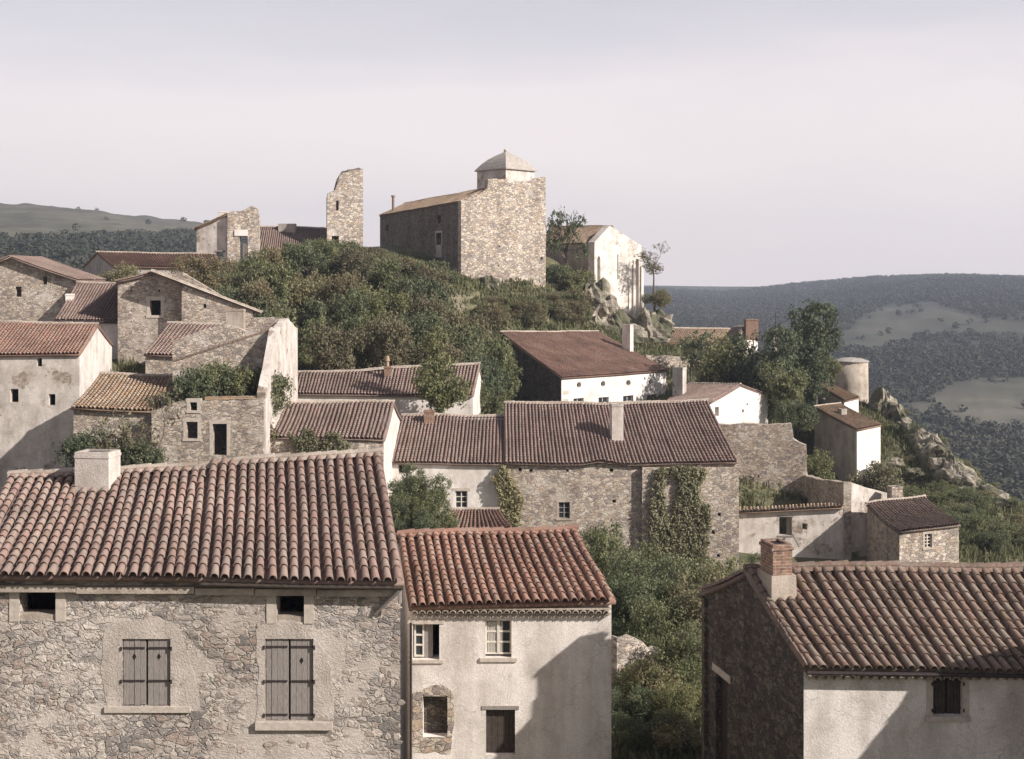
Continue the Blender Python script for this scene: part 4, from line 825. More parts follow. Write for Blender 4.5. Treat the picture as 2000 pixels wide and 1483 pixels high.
# house with round windows
rounds = [('o', cx_-4.5, cy_-5.8, cx_+4.5, cy_+5.8) for cx_, cy_ in ((1131, 752), (1178, 750), (1227.5, 748), (1271.5, 746))]
wins = [(1120, 778, 1140, 798), (1169, 776, 1189, 797), (1217, 773, 1237, 795), (1264, 771, 1283, 793)]
H = house('round_window_house', 'white house with a row of four small round windows and wide red roof', P(1098, 738, 119), P(1305, 723, 130), P(1168, 648, 139.5), P(976, 649, 128.5), -16, 'plaster_clean', 'stone_dark_shade', ov=.25, og=.1, fh=rounds+wins, lh=[(1020, 695, 1025, 703), (1024, 742, 1029, 752), (1022, 776, 1035, 795)], seed=55, tm='tile_red', mono=True, wav=.03)
pl = H.front
for w in wins: window(H.root, pl, pl.rect(*w), 2, 2, .18, 'white', .07)
cornice(H.root, pl, .05, pl.L-.05, H.fw.data.vertices[3].co.z+.06, 1, .22, 'mortar', 6, proj=.12)
mb = MB()
for (x0, y0, x1, y1) in ((1099, 763, 1111, 771), (1099, 779, 1110, 787), (1290, 749, 1304, 757)): r = pl.rect(x0, y0, x1, y1); mb.box(pl.fn, r[0]+.02, r[2]-.02, -.1, .02, r[1], r[3])
mb.pieces('quoin', 'stoneblock', H.root)
chimney(H.roof, 1229, 1239, 634, 694, 134, 1.15, 'plaster', .75, .03)
H = house('far_tiled_house', 'brownish house with low tiled roof behind the dark trees on the right', P(1262, 671, 146), P(1402, 670, 150), P(1425, 642, 156), P(1272, 642, 152), -12, 'stone', ov=.3, og=.1, seed=56, tm='tile_buff')
H = house('chimneyed_house', 'partly hidden house with low gable and square brick chimney behind the trees', P(1400, 668, 154), P(1428, 670, 146), P(1455, 638, 150), P(1434, 640, 158), -12, 'plaster', ov=.1, og=.05, seed=57)
chimney(H.roof, 1457, 1482, 624, 655, 149, .9, 'brick', .1, .06)
root = thing('wayside_cross', 'slim iron cross on a small masonry pillar among the dark trees', 'cross', P(1515, 665, 140)); mb = MB(); q = P(1515, 660, 140)
mb.box(lambda x, y, z: (q.x+x, q.y+y, z), -.28, .28, -.28, .28, q.z-3, dz(0, 642, 140), taper=.03); mb.build('pillar', 'mortar', root)
mb = MB(); a = P(1515, 641, 140); mb.tube([a, a+Vector((0, 0, .25))], [.24, .1], 8); mb.tube([a, a+Vector((0, 0, 1.75))], [.045, .035], 5); mb.tube([a+Vector((-.3, 0, 1.25)), a+Vector((.3, 0, 1.25))], [.035, .035], 5); mb.build('cross', 'iron', root)
# --- castle hill
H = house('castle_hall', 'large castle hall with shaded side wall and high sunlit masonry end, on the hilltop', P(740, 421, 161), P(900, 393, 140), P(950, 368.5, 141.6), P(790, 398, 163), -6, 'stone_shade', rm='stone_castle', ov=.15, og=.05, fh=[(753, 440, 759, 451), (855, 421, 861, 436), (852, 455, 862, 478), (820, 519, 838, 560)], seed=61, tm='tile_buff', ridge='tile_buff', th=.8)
HC = H; pc_ = PL(899, 139.9, 1064, 144.4); o_ = ragged([pc_.uz(*p) for p in [(1064, 346), (1056, 345), (1030, 353), (1004, 357), (992, 358), (989, 350), (965, 347), (951, 349), (950, 370), (899, 392)]], .16, .6, 4)
wall('tower_wall', H.root, pc_, [(0, -3), (pc_.L, -3), (pc_.L, o_[0][1])]+o_[1:-1]+[(0, o_[-1][1])], [rpoly(pc_.rect(972, 480, 975, 483)), rpoly(pc_.rect(971, 517, 974, 520)), rpoly(pc_.rect(1054, 502, 1058, 508))], 'stone_castle', .9, .25)
bk = pc_.B-pc_.n*8; pr = Plane((pc_.B.x, pc_.B.y), (bk.x, bk.y)); wall('tower_side', H.root, pr, [(0, -3), (pr.L, -3), (pr.L, 10), (0, 12.2)], [], 'stone_castle', .8, .02)
pl = H.front; r = pl.rect(852, 478, 863, 503); mb = MB(); mb.box(pl.fn, r[0], r[2], -.1, .04, r[1], r[3]-.02); mb.build('blocked_door', 'plaster_grey', H.root)
lintels(H.root, pl, pl.rect(852, 455, 862, 478), 'stoneblock', .2, False, True, True)
mb = MB(); a = P(768, 412, 159); mb.tube([a+Vector((0, 0, -.6)), a+Vector((0, 0, 1.75)), a+Vector((0, 0, 1.76)), a+Vector((0, 0, 2.0))], [.17, .17, .26, .26], 8); mb.build('flue_pipe', 'tile_dark', H.roof)
# domed tower
root = thing('domed_tower', 'square stone belfry with rounded four-sided roof rising behind the castle hall', 'tower', P(988, 380, 150)); q = P(988, 330, 150); S_ = 5.25
dl = Vector((-.69, .724, 0)); dr_ = Vector((.724, .69, 0)); zt = q.z; c0 = Vector((q.x, q.y, 0)); A4 = [c0, c0+dr_*S_*.93, c0+dr_*S_*.93+dl*S_, c0+dl*S_]; cen = sum(A4, Vector())/4
mb = MB(); N_ = len(A4)
for z in (2, zt):
    for p in A4: mb.v.append((p.x, p.y, z))
for k in range(4): mb.f.append((k, (k+1) % 4, 4+(k+1) % 4, 4+k)); mb.r.append(.5)
mb.build('tower_wall', 'plaster_old', root)
mb = MB()
for h, s in ((-.02, .96), (0, 1.09), (.12, 1.09), (.5, .98), (1.0, .82), (1.5, .62), (1.95, .38), (2.25, .18), (2.45, .05)):
    for p in A4: 
        v = cen+(p-cen)*s; mb.v.append((v.x, v.y, zt+h))
for j in range(8):
    for k in range(4): mb.f.append((j*4+k, j*4+(k+1) % 4, j*4+4+(k+1) % 4, j*4+4+k)); mb.r.append(.5)
mb.f.append((32, 33, 34, 35)); mb.r.append(.5); o = mb.build('domed_roof', 'slate', root)
mb = MB(); lathe(mb, cen.x, cen.y, [(zt+2.4, .1), (zt+2.5, .22), (zt+2.65, .27), (zt+2.8, .18), (zt+2.88, .04)], 10); mb.build('finial', 'stoneblock', o)
# broken turret
root = thing('ruined_turret', 'tall broken turret with jagged curved top and a slit window, left on the hilltop', 'ruin', P(674, 490, 140)); c0 = P(673.5, 400, 142); R0 = 1.98
pl = PL(639, 139.6, 709, 140.6)
o_ = [(639, 386), (641, 378), (650, 375), (655, 371), (657, 362), (661, 356), (663, 345), (670, 340), (678, 338), (688, 334), (698, 331), (708, 332)]; o_ = [pl.uz(*p) for p in o_[::-1]]; o_ = ragged(o_, .13, .4, 5)
sh = [rpoly(pl.rect(656.5, 392, 661.5, 411)), rpoly(pl.rect(648, 461, 662, 476))]
wall('turret_wall', root, pl, [(0, -1), (pl.L, -1), (pl.L, 9), (pl.L, o_[0][1])]+o_[1:-1]+[(0, o_[-1][1])], sh, 'stone_castle', .9)
p2 = Plane((pl.A.x+.3, pl.A.y+2.2), (pl.B.x-.25, pl.B.y+2.0)); o_ = [(648, 470), (652, 374), (655, 360), (661, 345), (668, 335), (680, 330), (694, 328), (707, 331)]; o_ = ragged([p2.uz(*p) for p in o_[::-1]], .12, .35, 8)
wall('rear_shell', root, p2, [(o_[-1][0], -1), (p2.L, -1), (p2.L, o_[0][1])]+o_[1:], [], 'stone_shade', .6)  # shade of the rear leg put into its darker stone
p3 = Plane((pl.B.x, pl.B.y+.02), (p2.B.x, p2.B.y)); wall('side_shell', root, p3, [(0, -1), (p3.L, -1), (p3.L, dz(0, 334, 142)), (0, dz(0, 336, 140.6))], [], 'stone_castle', .5, .004)
H = house('ruin_range', 'low range with striped tiled roof and squat chimney between the two castle ruins', P(492, 502, 137), P(648, 502, 139), P(642, 446, 146), P(505, 443, 144), -4, 'stone_castle', ov=.3, og=.05, seed=62)
chimney(H.roof, 543, 577, 437, 458, 143.5, .8, 'plaster_grey', 0, .02)
root = thing('ruined_lodge', 'pale ruined lodge with sloping top and ragged masonry beside it, left on the hilltop', 'ruin', P(440, 540, 135))
pl = PL(384, 135, 443, 134.6); wall('wall', root, pl, [(0, -2), (pl.L, -2), (pl.L, dz(0, 420, 134.6)), (0, dz(0, 444, 135))], [rpoly(pl.rect(424, 492, 437, 520)), rpoly(pl.rect(407, 477, 409, 480))], 'plaster_old', .6)
mb = MB(); r = pl.rect(422, 489, 439, 492); mb.box(pl.fn, r[0], r[2], -.1, .3, r[1], r[3]); r = pl.rect(426, 497, 429, 520); mb.box(pl.fn, r[0], r[2], -.15, -.05, r[1], r[3]); mb.build('door_frame', 'wood', root)
e0, ap = P(379, 446, 134.8), P(444, 417.5, 134.4); B_ = Vector((-1.5, 7, 0)); roof('roof', root, e0+B_, e0, ap, ap+B_, 'tile_buff', 4, seed=12)
pr = Plane((pl.A.x-1.5, 142), (pl.A.x, 135.02)); wall('side_wall', root, pr, [(0, -2), (pr.L, -2), (pr.L, dz(0, 444, 135)), (0, dz(0, 444, 135))], [], 'plaster_old', .5, .004)
chimney(root, 425, 443, 413, 424, 135.3, .9, 'plaster', 0, .03)
pl = PL(444, 134, 506, 134.4); o_ = ragged([pl.uz(*p) for p in [(506, 425), (503, 411), (490, 405), (470, 407), (455, 414), (444, 418)]], .32, .5, 6)
wall('ragged_wall', root, pl, [(0, -2), (pl.L, -2), (pl.L, o_[0][1])]+o_[1:-1]+[(0, o_[-1][1])], [rpoly(pl.rect(468, 462, 484, 520))], 'stone_castle', 1.3)
mb = MB(); r = pl.rect(458, 449, 484, 461); mb.box(pl.fn, r[0], r[2], -.2, .12, r[1], r[3]); r = pl.rect(473, 475, 482, 512); mb.box(pl.fn, r[0], r[2], -1.1, -.6, r[1], r[3]); mb.pieces('dressed_block', 'plaster_clean', root)
# church
H = house('church', 'church with tall dazzling white gabled front and tiled nave roof, right of the castle', P(1056, 477, 161), P(1161, 474, 150), P(1196, 442.5, 153), P(1075, 443, 164), -8, 'plaster_grey', rm='plaster_clean', ov=.3, og=.1, seed=63, tm='tile_buff', cat='church', ridge='tile_buff')  # nave side wall in grey, its shade held in the colour
pl = PL(1160, 149.8, 1255, 155.5)
arch = lambda x0, x1, yt, yb: [pl.uz(x0, yb), pl.uz(x1, yb), pl.uz(x1, yt+6), pl.uz(x0*.25+x1*.75, yt+1.5), pl.uz((x0+x1)/2, yt), pl.uz(x0*.75+x1*.25, yt+1.5), pl.uz(x0, yt+6)]
wall('west_front', H.root, pl, [(0, -10), (pl.L, -10), pl.uz(1254, 520), pl.uz(1252, 480), pl.uz(1242, 474), pl.uz(1190, 441), (0, pl.uz(1160, 473)[1])], [arch(1165.5, 1171.5, 500, 556), rpoly(pl.rect(1204.5, 497, 1206.5, 546)), arch(1240, 1246.5, 505, 660)], 'ashlar', 1.1, .1)
root = H.root
mb = MB()
for (x0, x1, y0, y1) in ((1232, 1239, 512, 680), (1247.5, 1254, 515, 680)):
    r = pl.rect(x0, y0, x1, y1); mb.box(pl.fn, r[0]+.1, r[2]-.05, .1, .38, r[1], r[3]-.3, taper=.04)
mb.pieces('buttress', 'ashlar', root)
# ------------------------------------------------------------------ cliffs
def rockgroup(name, specs, seed, kind='structure'):
    rng = random.Random(seed); mb = MB()
    for (px, py, Y, rx, ry, rz_) in specs:
        c = P(px, py, Y); nu, nv = 26, 14; i0 = len(mb.v); o = Vector((rng.uniform(0, 50), rng.uniform(0, 50), 0))
        for j in range(nv+1):
            ph = math.pi*j/nv
            for i in range(nu):
                t = 2*math.pi*i/nu; d = Vector((math.sin(ph)*math.cos(t), math.sin(ph)*math.sin(t), math.cos(ph)))
                q = d*1.6+o; k = 1+.42*noise.fractal(q, .8, 2.2, 5)+.30*abs(noise.noise(q*2.3))-.1
                mb.v.append((c.x+d.x*rx*k, c.y+d.y*ry*k, c.z+d.z*rz_*k))
        for j in range(nv):
            for i in range(nu): a = i0+j*nu; mb.f.append((a+i, a+nu+i, a+nu+(i+1) % nu, a+(i+1) % nu)); mb.r.append(.5)
    o = mb.build(name, 'rock'); o['kind'] = kind; return o
rockgroup('cliff', [(1726, 806, 130, 1.5, 3, 2.1), (1740, 826, 128.5, 1.4, 3, 2.2), (1753, 846, 127, 1.4, 3, 2.1), (1766, 864, 125, 1.5, 2.6, 2.0), (1780, 872, 123, 1.5, 2.5, 2.2), (1795, 880, 121, 1.6, 2.2, 2.2), (1812, 893, 119, 1.6, 2.2, 2.0), (1830, 904, 117, 1.5, 2.2, 2.0), (1848, 922, 115, 1.6, 2.2, 1.8),
  (1866, 938, 112.5, 1.6, 2.2, 1.5), (1886, 952, 111, 1.7, 2.2, 1.3), (1912, 970, 109, 2.0, 2.2, 1.1), (1945, 990, 107, 2.0, 2.2, 1.0), (1718, 912, 112, .6, .8, .35), (1750, 905, 117, .7, 1, .5), (1785, 922, 114, .8, 1, .4)], 3)
rockgroup('church_crag', [(1148, 604, 146.5, 2.0, 3, 3.0), (1178, 612, 147, 2.2, 2.6, 3.4), (1196, 635, 147, 1.6, 2.2, 2.6), (1215, 668, 147, 3.2, 2.6, 2.4), (1165, 650, 146, 3, 2.5, 2.0), (1262, 648, 150, 1.6, 3, 2.6), (1282, 640, 152, 1.9, 3, 1.9), (1300, 640, 153, 1.1, 3, .9), (1275, 660, 150, 2.2, 3, 1.5), (1130, 640, 146, 2, 2.5, 1.5)], 6)
rockgroup('slope_crag', [(915, 670, 112, 1.1, 1.4, 1.3), (905, 700, 108, 1.2, 1.4, 1.2), (955, 560, 138.5, 1.2, 1, 1.2)], 9)
# ------------------------------------------------------------------ plants
def plant(key, px, ytop, Y, wpx, label, name='tree', cat='tree', group=None, rz=0.0, base=None, hh=None):
    k = key; X = (px-CX)/F*Y; zg = base if base is not None else hz(X, Y)-.1 if hh is None else dz(0, ytop, Y)-hh; h = max(.6, dz(0, ytop, Y)-zg); s = wpx/F*Y/2/VR[k]; s = max(s, h/VH[k]/1.3)
    return put(key, name, label, cat, (X, Y, zg), s, rz, group, h/VH[k])
plant('tree1', 858, 648, 88.2, 104, 'bright green tree in front of the pale house with the chimney pot')
plant('bush3', 925, 700, 99, 110, 'dark bush between the green tree and the round window house', 'bush', 'bush')
plant('bush1', 962, 752, 97, 80, 'low bush touching the left end of the long roof', 'bush', 'bush', rz=1)
plant('tree2', 1105, 412, 147.5, 84, 'bare-stemmed tree between castle hall and church')
plant('thin0', 1276, 474, 152, 56, 'thin wispy tree leaning beyond the white church front', hh=5.6)
plant('bush3', 1085, 516, 146.3, 60, 'leafy bush at the foot of the tree beside the church', 'bush', 'bush')
plant('bush1', 1128, 522, 146.0, 66, 'leafy bush against the church side wall', 'bush', 'bush', rz=2)
plant('bush2', 1278, 566, 152, 62, 'bush growing on top of the crag right of the church', 'bush', 'bush', hh=2.0)
plant('tree2', 1402, 648, 127, 130, 'dark open-branched tree behind the white gable end', rz=.5)
plant('tree0', 1492, 640, 119, 150, 'broad dark leafy tree left of the tallest one', rz=1.3)
plant('tree0', 1592, 592, 125, 150, 'tallest leafy tree on the right, near the round tower', rz=.4)
plant('bush1', 1538, 712, 114, 104, 'rounded dark tree in front, above the retaining wall', rz=2.4, hh=4.6)
plant('tree1', 1612, 668, 131, 56, 'slim tree against the shaded side of the round tower', rz=2)
plant('bush1', 1448, 668, 122, 105, 'bushy tree crown before the chimneyed house', 'bush', 'bush', rz=.7)
plant('bush3', 1548, 784, 108, 70, 'dark bush under the trees, right of the white gable end', 'bush', 'bush', rz=2.1, hh=3)
plant('tree2', 1350, 655, 135, 70, 'small dark tree before the brownish far house', rz=2.2)
plant('near1', 816, 934, 59, 84, 'dark leafy bush in the gap between tiled roof and white wing', 'bush', 'bush', hh=2.7)
plant('near0', 788, 914, 61, 56, 'tall dark bush hugging the left end of the white wing wall', 'bush', 'bush', rz=.3, hh=2.6)
plant('near0', 800, 985, 57, 90, 'low dark bush behind the ridge of the plastered house', 'bush', 'bush', rz=1.3, hh=2.6)
plant('near1', 842, 975, 58, 56, 'small bush beside the steep red lean-to', 'bush', 'bush', rz=2.3, hh=2.0)
plant('bush0', 728, 484, 138, 60, 'bush filling the saddle between turret and castle hall', 'bush', 'bush', rz=1.1)
plant('bush1', 690, 478, 136, 60, 'bush at the right foot of the broken turret', 'bush', 'bush', rz=2.1)
plant('thin0', 290, 765, 67, 120, 'thin sparse tree in front of the corner house wall', rz=.4)
plant('thin0', 212, 812, 66.5, 90, 'low sparse shrub left of the thin tree', 'shrub', 'bush', rz=1.4)
plant('bush3', 168, 842, 68, 66, 'dark bush in the shaded corner by the tall white house', 'bush', 'bush', hh=2.4)
plant('bush3', 250, 862, 66, 95, 'dense bush above the stone house chimney', 'bush', 'bush', rz=1.9, hh=2.6)
plant('bush0', 398, 500, 118, 100, 'rounded bush below the pale ruined lodge', 'bush', 'bush')
plant('bush2', 228, 516, 119, 84, 'sunlit bush before the low long house', 'bush', 'bush')
plant('bush3', 450, 560, 106, 90, 'dark bush beside the descending stone gable', 'bush', 'bush', rz=2)
for i, (px, yt, w) in enumerate(((392, 716, 92), (440, 712, 96), (486, 718, 84))):
    plant('bush%d' % (3 if i != 1 else 1), px, yt, 75.0, w, ['dark bush overgrowing the left of the roofless house', 'tall bush filling the middle of the roofless house', 'bush against the tall wall inside the roofless house'][i], 'bush', 'bush', rz=i, base=-8.4)
# the wooded slope under the castle
silx = [380, 440, 480, 520, 560, 600, 650, 700, 740, 780, 830, 870, 900, 935, 1000, 1060, 1130]; sily = [560, 545, 506, 486, 474, 466, 462, 484, 492, 500, 506, 500, 530, 572, 580, 572, 560]
rnd = random.Random(77); cnt = 0
for Y in (101, 107, 113.5, 120, 126.5, 132):
    x = -25.0-(Y-100)*.12
    while x < 2.0:
        X = x+rnd.uniform(-.8, .8); Yj = Y+rnd.uniform(-1.5, 1.5); px = CX+F*X/Yj; x += rnd.uniform(3.2, 4.2)
        zg = hz(X, Yj); s = rnd.uniform(.85, 1.15); top = dz(0, float(np.interp(px, silx, sily)), Yj)
        if px < 455 or px > 962 or (px > 915 and Yj < 106): continue
        h = min(rnd.uniform(4.6, 6.6), top-zg)
        if h < 1.2: continue
        s = s*min(1, h/3.4+.25)
        k = rnd.choice(['bush0', 'bush0', 'bush2', 'bush1', 'bush3'] if px < 800 else ['bush3', 'bush3', 'bush1', 'bush0'])
        put(k, 'bush', 'one of the dense rounded bushes covering the slope under the castle', 'bush', (X, Yj, zg-.2), s, rnd.uniform(0, 6), 'bushes on the castle slope', h/VH['bush0']); cnt += 1
for i in range(95):
    px = rnd.uniform(940, 1132); Yj = rnd.uniform(130+(px-940)*.06, 144.5); X = (px-CX)/F*Yj; zg = hz(X, Yj)
    if px > 1120 and Yj < 139: continue
    h = min(rnd.uniform(1.9, 3.4), dz(0, float(np.interp(px, silx, sily)), Yj)-zg)
    if h < .5: continue
    put(rnd.choice(['bush2', 'bush2', 'bush0', 'bush1']), 'shrub', 'one of the pale scrubby shrubs on the bank below the sunlit castle wall', 'bush', (X, Yj, zg-.2), rnd.uniform(.55, .9), rnd.uniform(0, 6), 'scrub on the bank below the castle wall', h/VH['bush0'])
# the overgrown hollow between the two foreground houses
spots = [(1165, 1040, 66, 90), (1240, 1042, 60, 120), (1330, 1085, 58, 110), (1380, 1120, 50, 80), (1225, 1100, 52, 110), (1290, 1130, 50, 130), (1345, 1150, 46, 110), (1230, 1175, 46, 110), (1300, 1195, 44, 120), (1345, 1230, 42, 110), (1225, 1335, 39, 90), (1295, 1255, 40.6, 60), (1280, 1290, 40, 100), (1340, 1330, 38.5, 90), (1260, 1385, 37, 120), (1330, 1400, 36.5, 110), (1470, 1095, 40, 60), (1400, 1080, 60, 80)]
for i, (px, yt, Y, w) in enumerate(spots):
    if px == 1470: plant('near0', 1462, 1090, 38, 50, 'ivy-like bush rising behind the brick chimney', 'bush', 'bush', hh=1.5); continue
    plant('near%d' % (i % 2 if i % 3 else 2), px, yt, Y, w*1.15, 'one of the tangled bushes in the hollow between the foreground houses', 'bush', 'bush', 'bushes in the hollow', rz=i*1.7)
# scrub on the right slope
for i in range(150):
    X = rnd.uniform(33, 54); Yj = rnd.uniform(88, 129); px = CX+F*X/Yj; zg = hz(X, Yj)
    if px < 1728 or px > 2060 or (px < 1890 and Yj < 90): continue
    h = rnd.uniform(.7, 1.9); put(rnd.choice(['bush2', 'bush1', 'bush3', 'bush1']), 'shrub', 'one of the low shrubs covering the slope above the valley on the right', 'bush', (X, Yj, zg-.2), rnd.uniform(.35, .62), rnd.uniform(0, 6), 'shrubs on the right slope', h/VH['bush0'])
plant('bush2', 1700, 905, 107, 46, 'straggly shrub at the foot of the tall narrow house', 'shrub', 'bush')
plant('bush1', 1600, 885, 98, 60, 'green shrub between terrace wall and tall narrow house', 'shrub', 'bush')
# ivy and weeds
def sheet(name, label, pl, poly, n_, size, mat, off, seed, cat='ivy', depth=.25, dens=None):
    rng = np.random.default_rng(seed); P_ = [pl.uz(*p) for p in poly]; us = [p[0] for p in P_]; zs = [p[1] for p in P_]; c = []
    while len(c) < n_:
        u, z = rng.uniform(min(us), max(us)), rng.uniform(min(zs), max(zs))
        if inpoly(u, z, P_) and noise.noise(Vector((u*.9, z*.35, seed))) > (-.22 if dens is None else dens): c.append(pl.fn(u, off+rng.random()*depth, z))
    V, Q_, r = leaves(np.array(c), np.full(n_, .22), 16, size, rng); o = npmesh(name, V, Q_, r, mat); tag(o, label, cat); return o
sheet('ivy', 'broad curtain of yellow-green ivy hanging on the long house wall', HD.front, [(1272, 1100), (1266, 1000), (1280, 915), (1325, 910), (1375, 915), (1385, 1000), (1378, 1090), (1330, 1125)], 1500, .13, 'leaf_ivy', .40, 3, dens=-.34)
sheet('ivy', 'narrow clump of ivy at the joint between white wing and stone house', HD.front, [(972, 955), (962, 935), (985, 908), (1000, 940), (1018, 965), (1012, 1040), (985, 1040)], 500, .15, 'leaf_ivy', .05, 4, dens=-.5)
sheet('weeds', 'dry weeds hanging over the wall top under the weedy low roof', Plane((-14.3, 73.6), (-9, 73.6)), [(535, 900), (545, 858), (600, 838), (660, 850), (690, 868), (640, 895), (600, 900)], 260, .13, 'leaf_olive', .0, 5, 'weeds')
sheet('weeds', 'dark weeds clinging to the left end of the weedy low roof', Plane((-14.6, 74.2), (-13, 74.2)), [(515, 860), (520, 820), (540, 800), (548, 830), (540, 862)], 50, .12, 'leaf_olive', .0, 6, 'weeds')
# grass tufts over the open ground
def grass():
    rng = np.random.default_rng(8); X = []; 
    for (x0, x1, y0, y1, n_) in ((-30, 12, 92, 146, 9000), (28, 56, 84, 136, 5000), (2, 9, 34, 66, 2600), (-12, 30, 40, 78, 7000), (-30, -2, 60, 72, 1500), (8, 30, 86, 150, 3500)):
        X.append(np.stack([rng.uniform(x0, x1, n_), rng.uniform(y0, y1, n_)], 1))
    X = np.concatenate(X); z = height(X[:, 0], X[:, 1]); c = np.stack([X[:, 0], X[:, 1], z+.08], 1); near = X[:, 1] < 70
    per = 16; k = len(c)*per; hh = np.repeat(.28+.35*rng.random(len(c))**2, per)*np.repeat(np.where(near, .8, 1.1), per)
    p = np.repeat(c, per, 0)+np.stack([rng.normal(0, .45, k), rng.normal(0, .45, k), np.zeros(k)-.15], 1); an = rng.uniform(0, 6.28, k); w = np.stack([np.cos(an), np.sin(an), np.zeros(k)], 1)*(.05+.05*rng.random(k))[:, None]
    lean = np.stack([rng.normal(0, .22, k), rng.normal(0, .22, k), np.ones(k)], 1)*(hh*(.6+.6*rng.random(k)))[:, None]
    V = np.stack([p-w, p+w, p+w*.35+lean, p-w*.35+lean], 1).reshape(-1, 3); Q_ = np.arange(k*4).reshape(-1, 4); r = np.clip(np.repeat(rng.random(len(c)), per)*.7+rng.random(k)*.3, 0, 1)
    o = npmesh('grass', V, Q_, r, 'grass'); o['kind'] = 'stuff'; tag(o, 'rough dry grass on the slopes and banks', 'grass')
grass()
# distant woods
def woods():
    rng = np.random.default_rng(4); n0 = 34000
    px = np.concatenate([rng.uniform(-150, 780, n0//3), rng.uniform(1180, 2150, n0-n0//3)]); r = np.exp(rng.uniform(math.log(215), math.log(1750), n0))
    x = (px-CX)/F*r; y = r*1.0; z = height(x, y); py = CY-F*z/y; f = field_mask(px, py, np.hypot(x, y))
    cl = np.array([noise.fractal(Vector((a/60, b_/60, 1.1)), .9, 2, 3) for a, b_ in zip(x, y)])
    keep = (f < .2) & (cl > -.42-.3*(r > 500)); cm = np.array([noise.noise(Vector((a/75, b_/75, 5.1))) for a, b_ in zip(x, y)]); keep |= (np.abs(cm) < .016) & (px > 900) & (rng.random(n0) < .8); keep |= (rng.random(n0) < .003)
    x, y, z, r = x[keep], y[keep], z[keep], r[keep]; n_ = len(x); hgt = rng.uniform(2.4, 4.4, n_)*(1+.25*(r > 900))
    per = 38; c = np.stack([x, y, z+hgt*.45], 1)
    d = rng.normal(size=(n_*per, 3)); d /= np.linalg.norm(d, axis=1)[:, None]; rad = np.repeat(hgt*.5, per); p = np.repeat(c, per, 0)+d*(rad*(.7+.35*rng.random(n_*per)))[:, None]*np.array([1.05, 1.05, .9])
    nn = d+rng.normal(size=d.shape)*.45; nn /= np.linalg.norm(nn, axis=1)[:, None]; t = np.cross(nn, rng.normal(size=d.shape)); t /= np.linalg.norm(t, axis=1)[:, None]; b_ = np.cross(nn, t); s = (rad*.32*(.6+.8*rng.random(n_*per)))[:, None]
    V = np.stack([p-t*s, p-b_*s*.7, p+t*s, p+b_*s*.7], 1).reshape(-1, 3)
    big = np.array([noise.noise(Vector((a/90, b_/90, 9.1))) for a, b_ in zip(x, y)])+.5
    rr = np.clip(np.repeat(.3*rng.random(n_)+.6*big, per)+rng.random(n_*per)*.2, 0, 1)
    o = npmesh('woods', V, np.arange(len(V)).reshape(-1, 4), rr, 'leaf_wood'); o['kind'] = 'stuff'; tag(o, 'dark scrubby woods covering the far hillsides and valley', 'woods')
woods()
# garden wall in the hollow
root = thing('hillside_wall', 'rubble terrace wall under the brownish far house', 'wall', P(1320, 740, 138)); pl = PL(1262, 137, 1378, 140)
o_ = ragged([pl.uz(*p) for p in [(1378, 705), (1330, 697), (1262, 694)]], .08, .5, 2); wall('masonry', root, pl, [(0, -17), (pl.L, -17), (pl.L, o_[0][1])]+o_[1:-1]+[(0, o_[-1][1])], [], 'stone', .6)
root = thing('garden_wall', 'broken rubble garden wall among the bushes in the hollow', 'wall', P(1250, 1330, 41.5)); pl = PL(1205, 41.5, 1300, 42.5)
o_ = ragged([pl.uz(*p) for p in [(1300, 1285), (1275, 1268), (1240, 1250), (1205, 1246)]], .16, .3, 2); wall('masonry', root, pl, [(0, -16), (pl.L, -16), (pl.L, o_[0][1])]+o_[1:-1]+[(0, o_[-1][1])], [], 'stone_light', .5)
# ------------------------------------------------------------------ air, light, camera
AZ, EL_ = math.radians(119), math.radians(32)
SD = Vector((math.sin(AZ)*math.cos(EL_), math.cos(AZ)*math.cos(EL_), math.sin(EL_)))
L_ = bpy.data.lights.new('sun', 'SUN'); L_.energy = 5.0; L_.angle = math.radians(.6); L_.color = (1.0, .935, .87); lo = bpy.data.objects.new('sun', L_); C.objects.link(lo); lo.rotation_euler = SD.to_track_quat('Z', 'Y').to_euler(); lo.location = (0, 0, 60)
W = bpy.data.worlds.new('World'); bpy.context.scene.world = W; W.use_nodes = True; n = W.node_tree.nodes; l = W.node_tree.links; bg = n['Background']
sk = n.new('ShaderNodeTexSky'); sk.sky_type = 'NISHITA'; sk.sun_disc = False; sk.sun_elevation = EL_; sk.sun_rotation = AZ; sk.air_density = 1.2; sk.dust_density = 4.0; sk.altitude = 400
zoff = None
tc = n.new('ShaderNodeTexCoord'); sp = n.new('ShaderNodeSeparateXYZ'); l.new(tc.outputs['Generated'], sp.inputs[0])
cl = n.new('ShaderNodeTexNoise'); cl.inputs['Scale'].default_value = 1.6; cl.inputs['Detail'].default_value = 5; mp = n.new('ShaderNodeMapping'); mp.inputs['Scale'].default_value = (1, 1, 4); l.new(tc.outputs['Generated'], mp.inputs[0]); l.new(mp.outputs[0], cl.inputs[0])
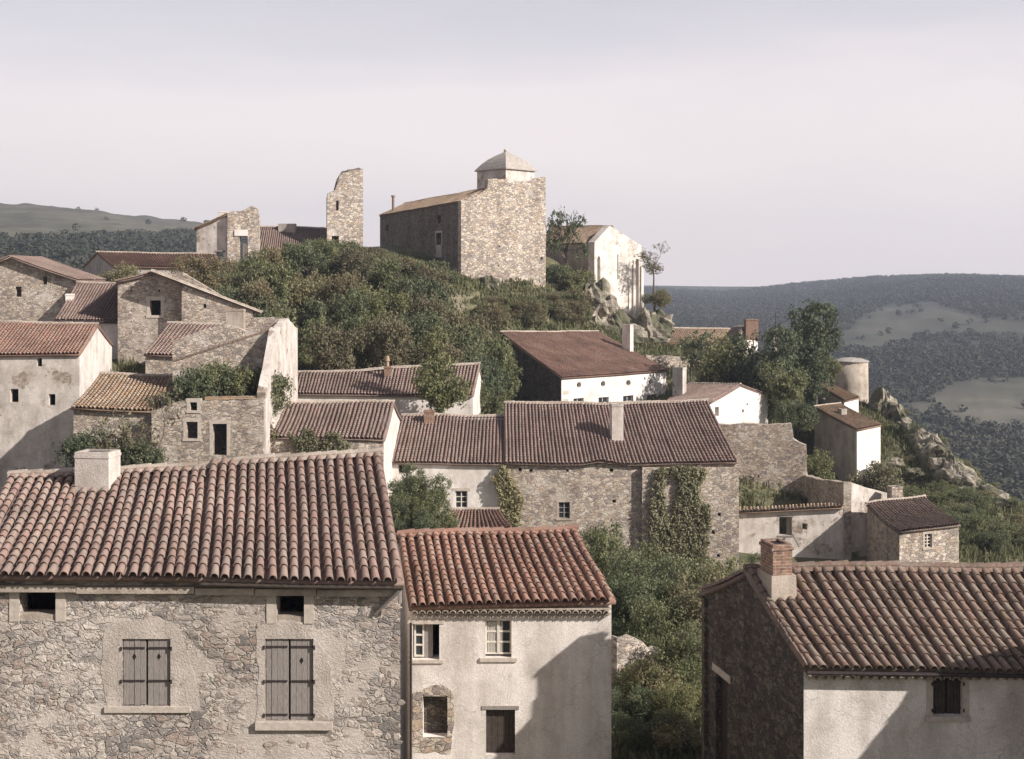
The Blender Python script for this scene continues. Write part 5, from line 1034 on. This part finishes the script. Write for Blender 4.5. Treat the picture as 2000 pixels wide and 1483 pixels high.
# thin bright overcast veil in front of the blue sky
vr = ramp(n, [(0.0, (6.9, 6.2, 6.1)), (.12, (6.7, 6.0, 5.95)), (.16, (6.4, 5.75, 5.8)), (.19, (5.4, 5.05, 5.25)), (.23, (4.7, 4.4, 4.7)), (.4, (2.6, 2.55, 2.9)), (1, (1.5, 1.5, 1.9))]); wn = n.new('ShaderNodeTexNoise'); wn.inputs['Scale'].default_value = 3.5; wn.inputs['Detail'].default_value = 7; l.new(mp.outputs[0], wn.inputs[0])
l.new(math_(n, l, 'ADD', sp.outputs[2], math_(n, l, 'MULTIPLY', math_(n, l, 'SUBTRACT', wn.outputs[0], .5), .09)), vr.inputs[0])
cr = ramp(n, [(.3, (.88, .89, .92)), (.7, (1.04, 1.04, 1.03))]); l.new(cl.outputs[0], cr.inputs[0])
vm = mix(n, l, 1.0, vr.outputs[0], cr.outputs[0], 'MULTIPLY')
l.new(mix(n, l, .88, sk.outputs[0], vm), bg.inputs[0]); bg.inputs[1].default_value = .11
hb = MB(); hb.box(ident, -1300, 1300, -120, 1900, -220, 120); hz_ = hb.build('haze', 'dark'); hz_['kind'] = 'stuff'; tag(hz_, 'thin blue summer haze filling the valley air', 'haze')
m = bpy.data.materials.new('haze_air'); m.use_nodes = True; n = m.node_tree.nodes; l = m.node_tree.links; n.remove(n['Principled BSDF']); pv = n.new('ShaderNodeVolumePrincipled'); pv.inputs['Color'].default_value = (.74, .82, 1.0, 1); pv.inputs['Density'].default_value = .00028; pv.inputs['Anisotropy'].default_value = .2
l.new(pv.outputs[0], n['Material Output'].inputs['Volume']); hz_.data.materials.clear(); hz_.data.materials.append(m)
cam = bpy.data.cameras.new('camera'); cam.sensor_width = 36; cam.sensor_fit = 'HORIZONTAL'; cam.lens = 43.2; cam.shift_y = -(741.5-560)/2000; cam.clip_end = 12000; cam.clip_start = .1
co = bpy.data.objects.new('camera', cam); C.objects.link(co); co.rotation_euler = (math.radians(90), 0, 0); bpy.context.scene.camera = co
S = bpy.context.scene; S.view_settings.view_transform = 'Standard'; S.view_settings.look = 'None'; S.view_settings.exposure = .5; S.view_settings.gamma = 1
S.cycles.volume_bounces = 0; S.cycles.max_bounces = 5; S.cycles.transparent_max_bounces = 4
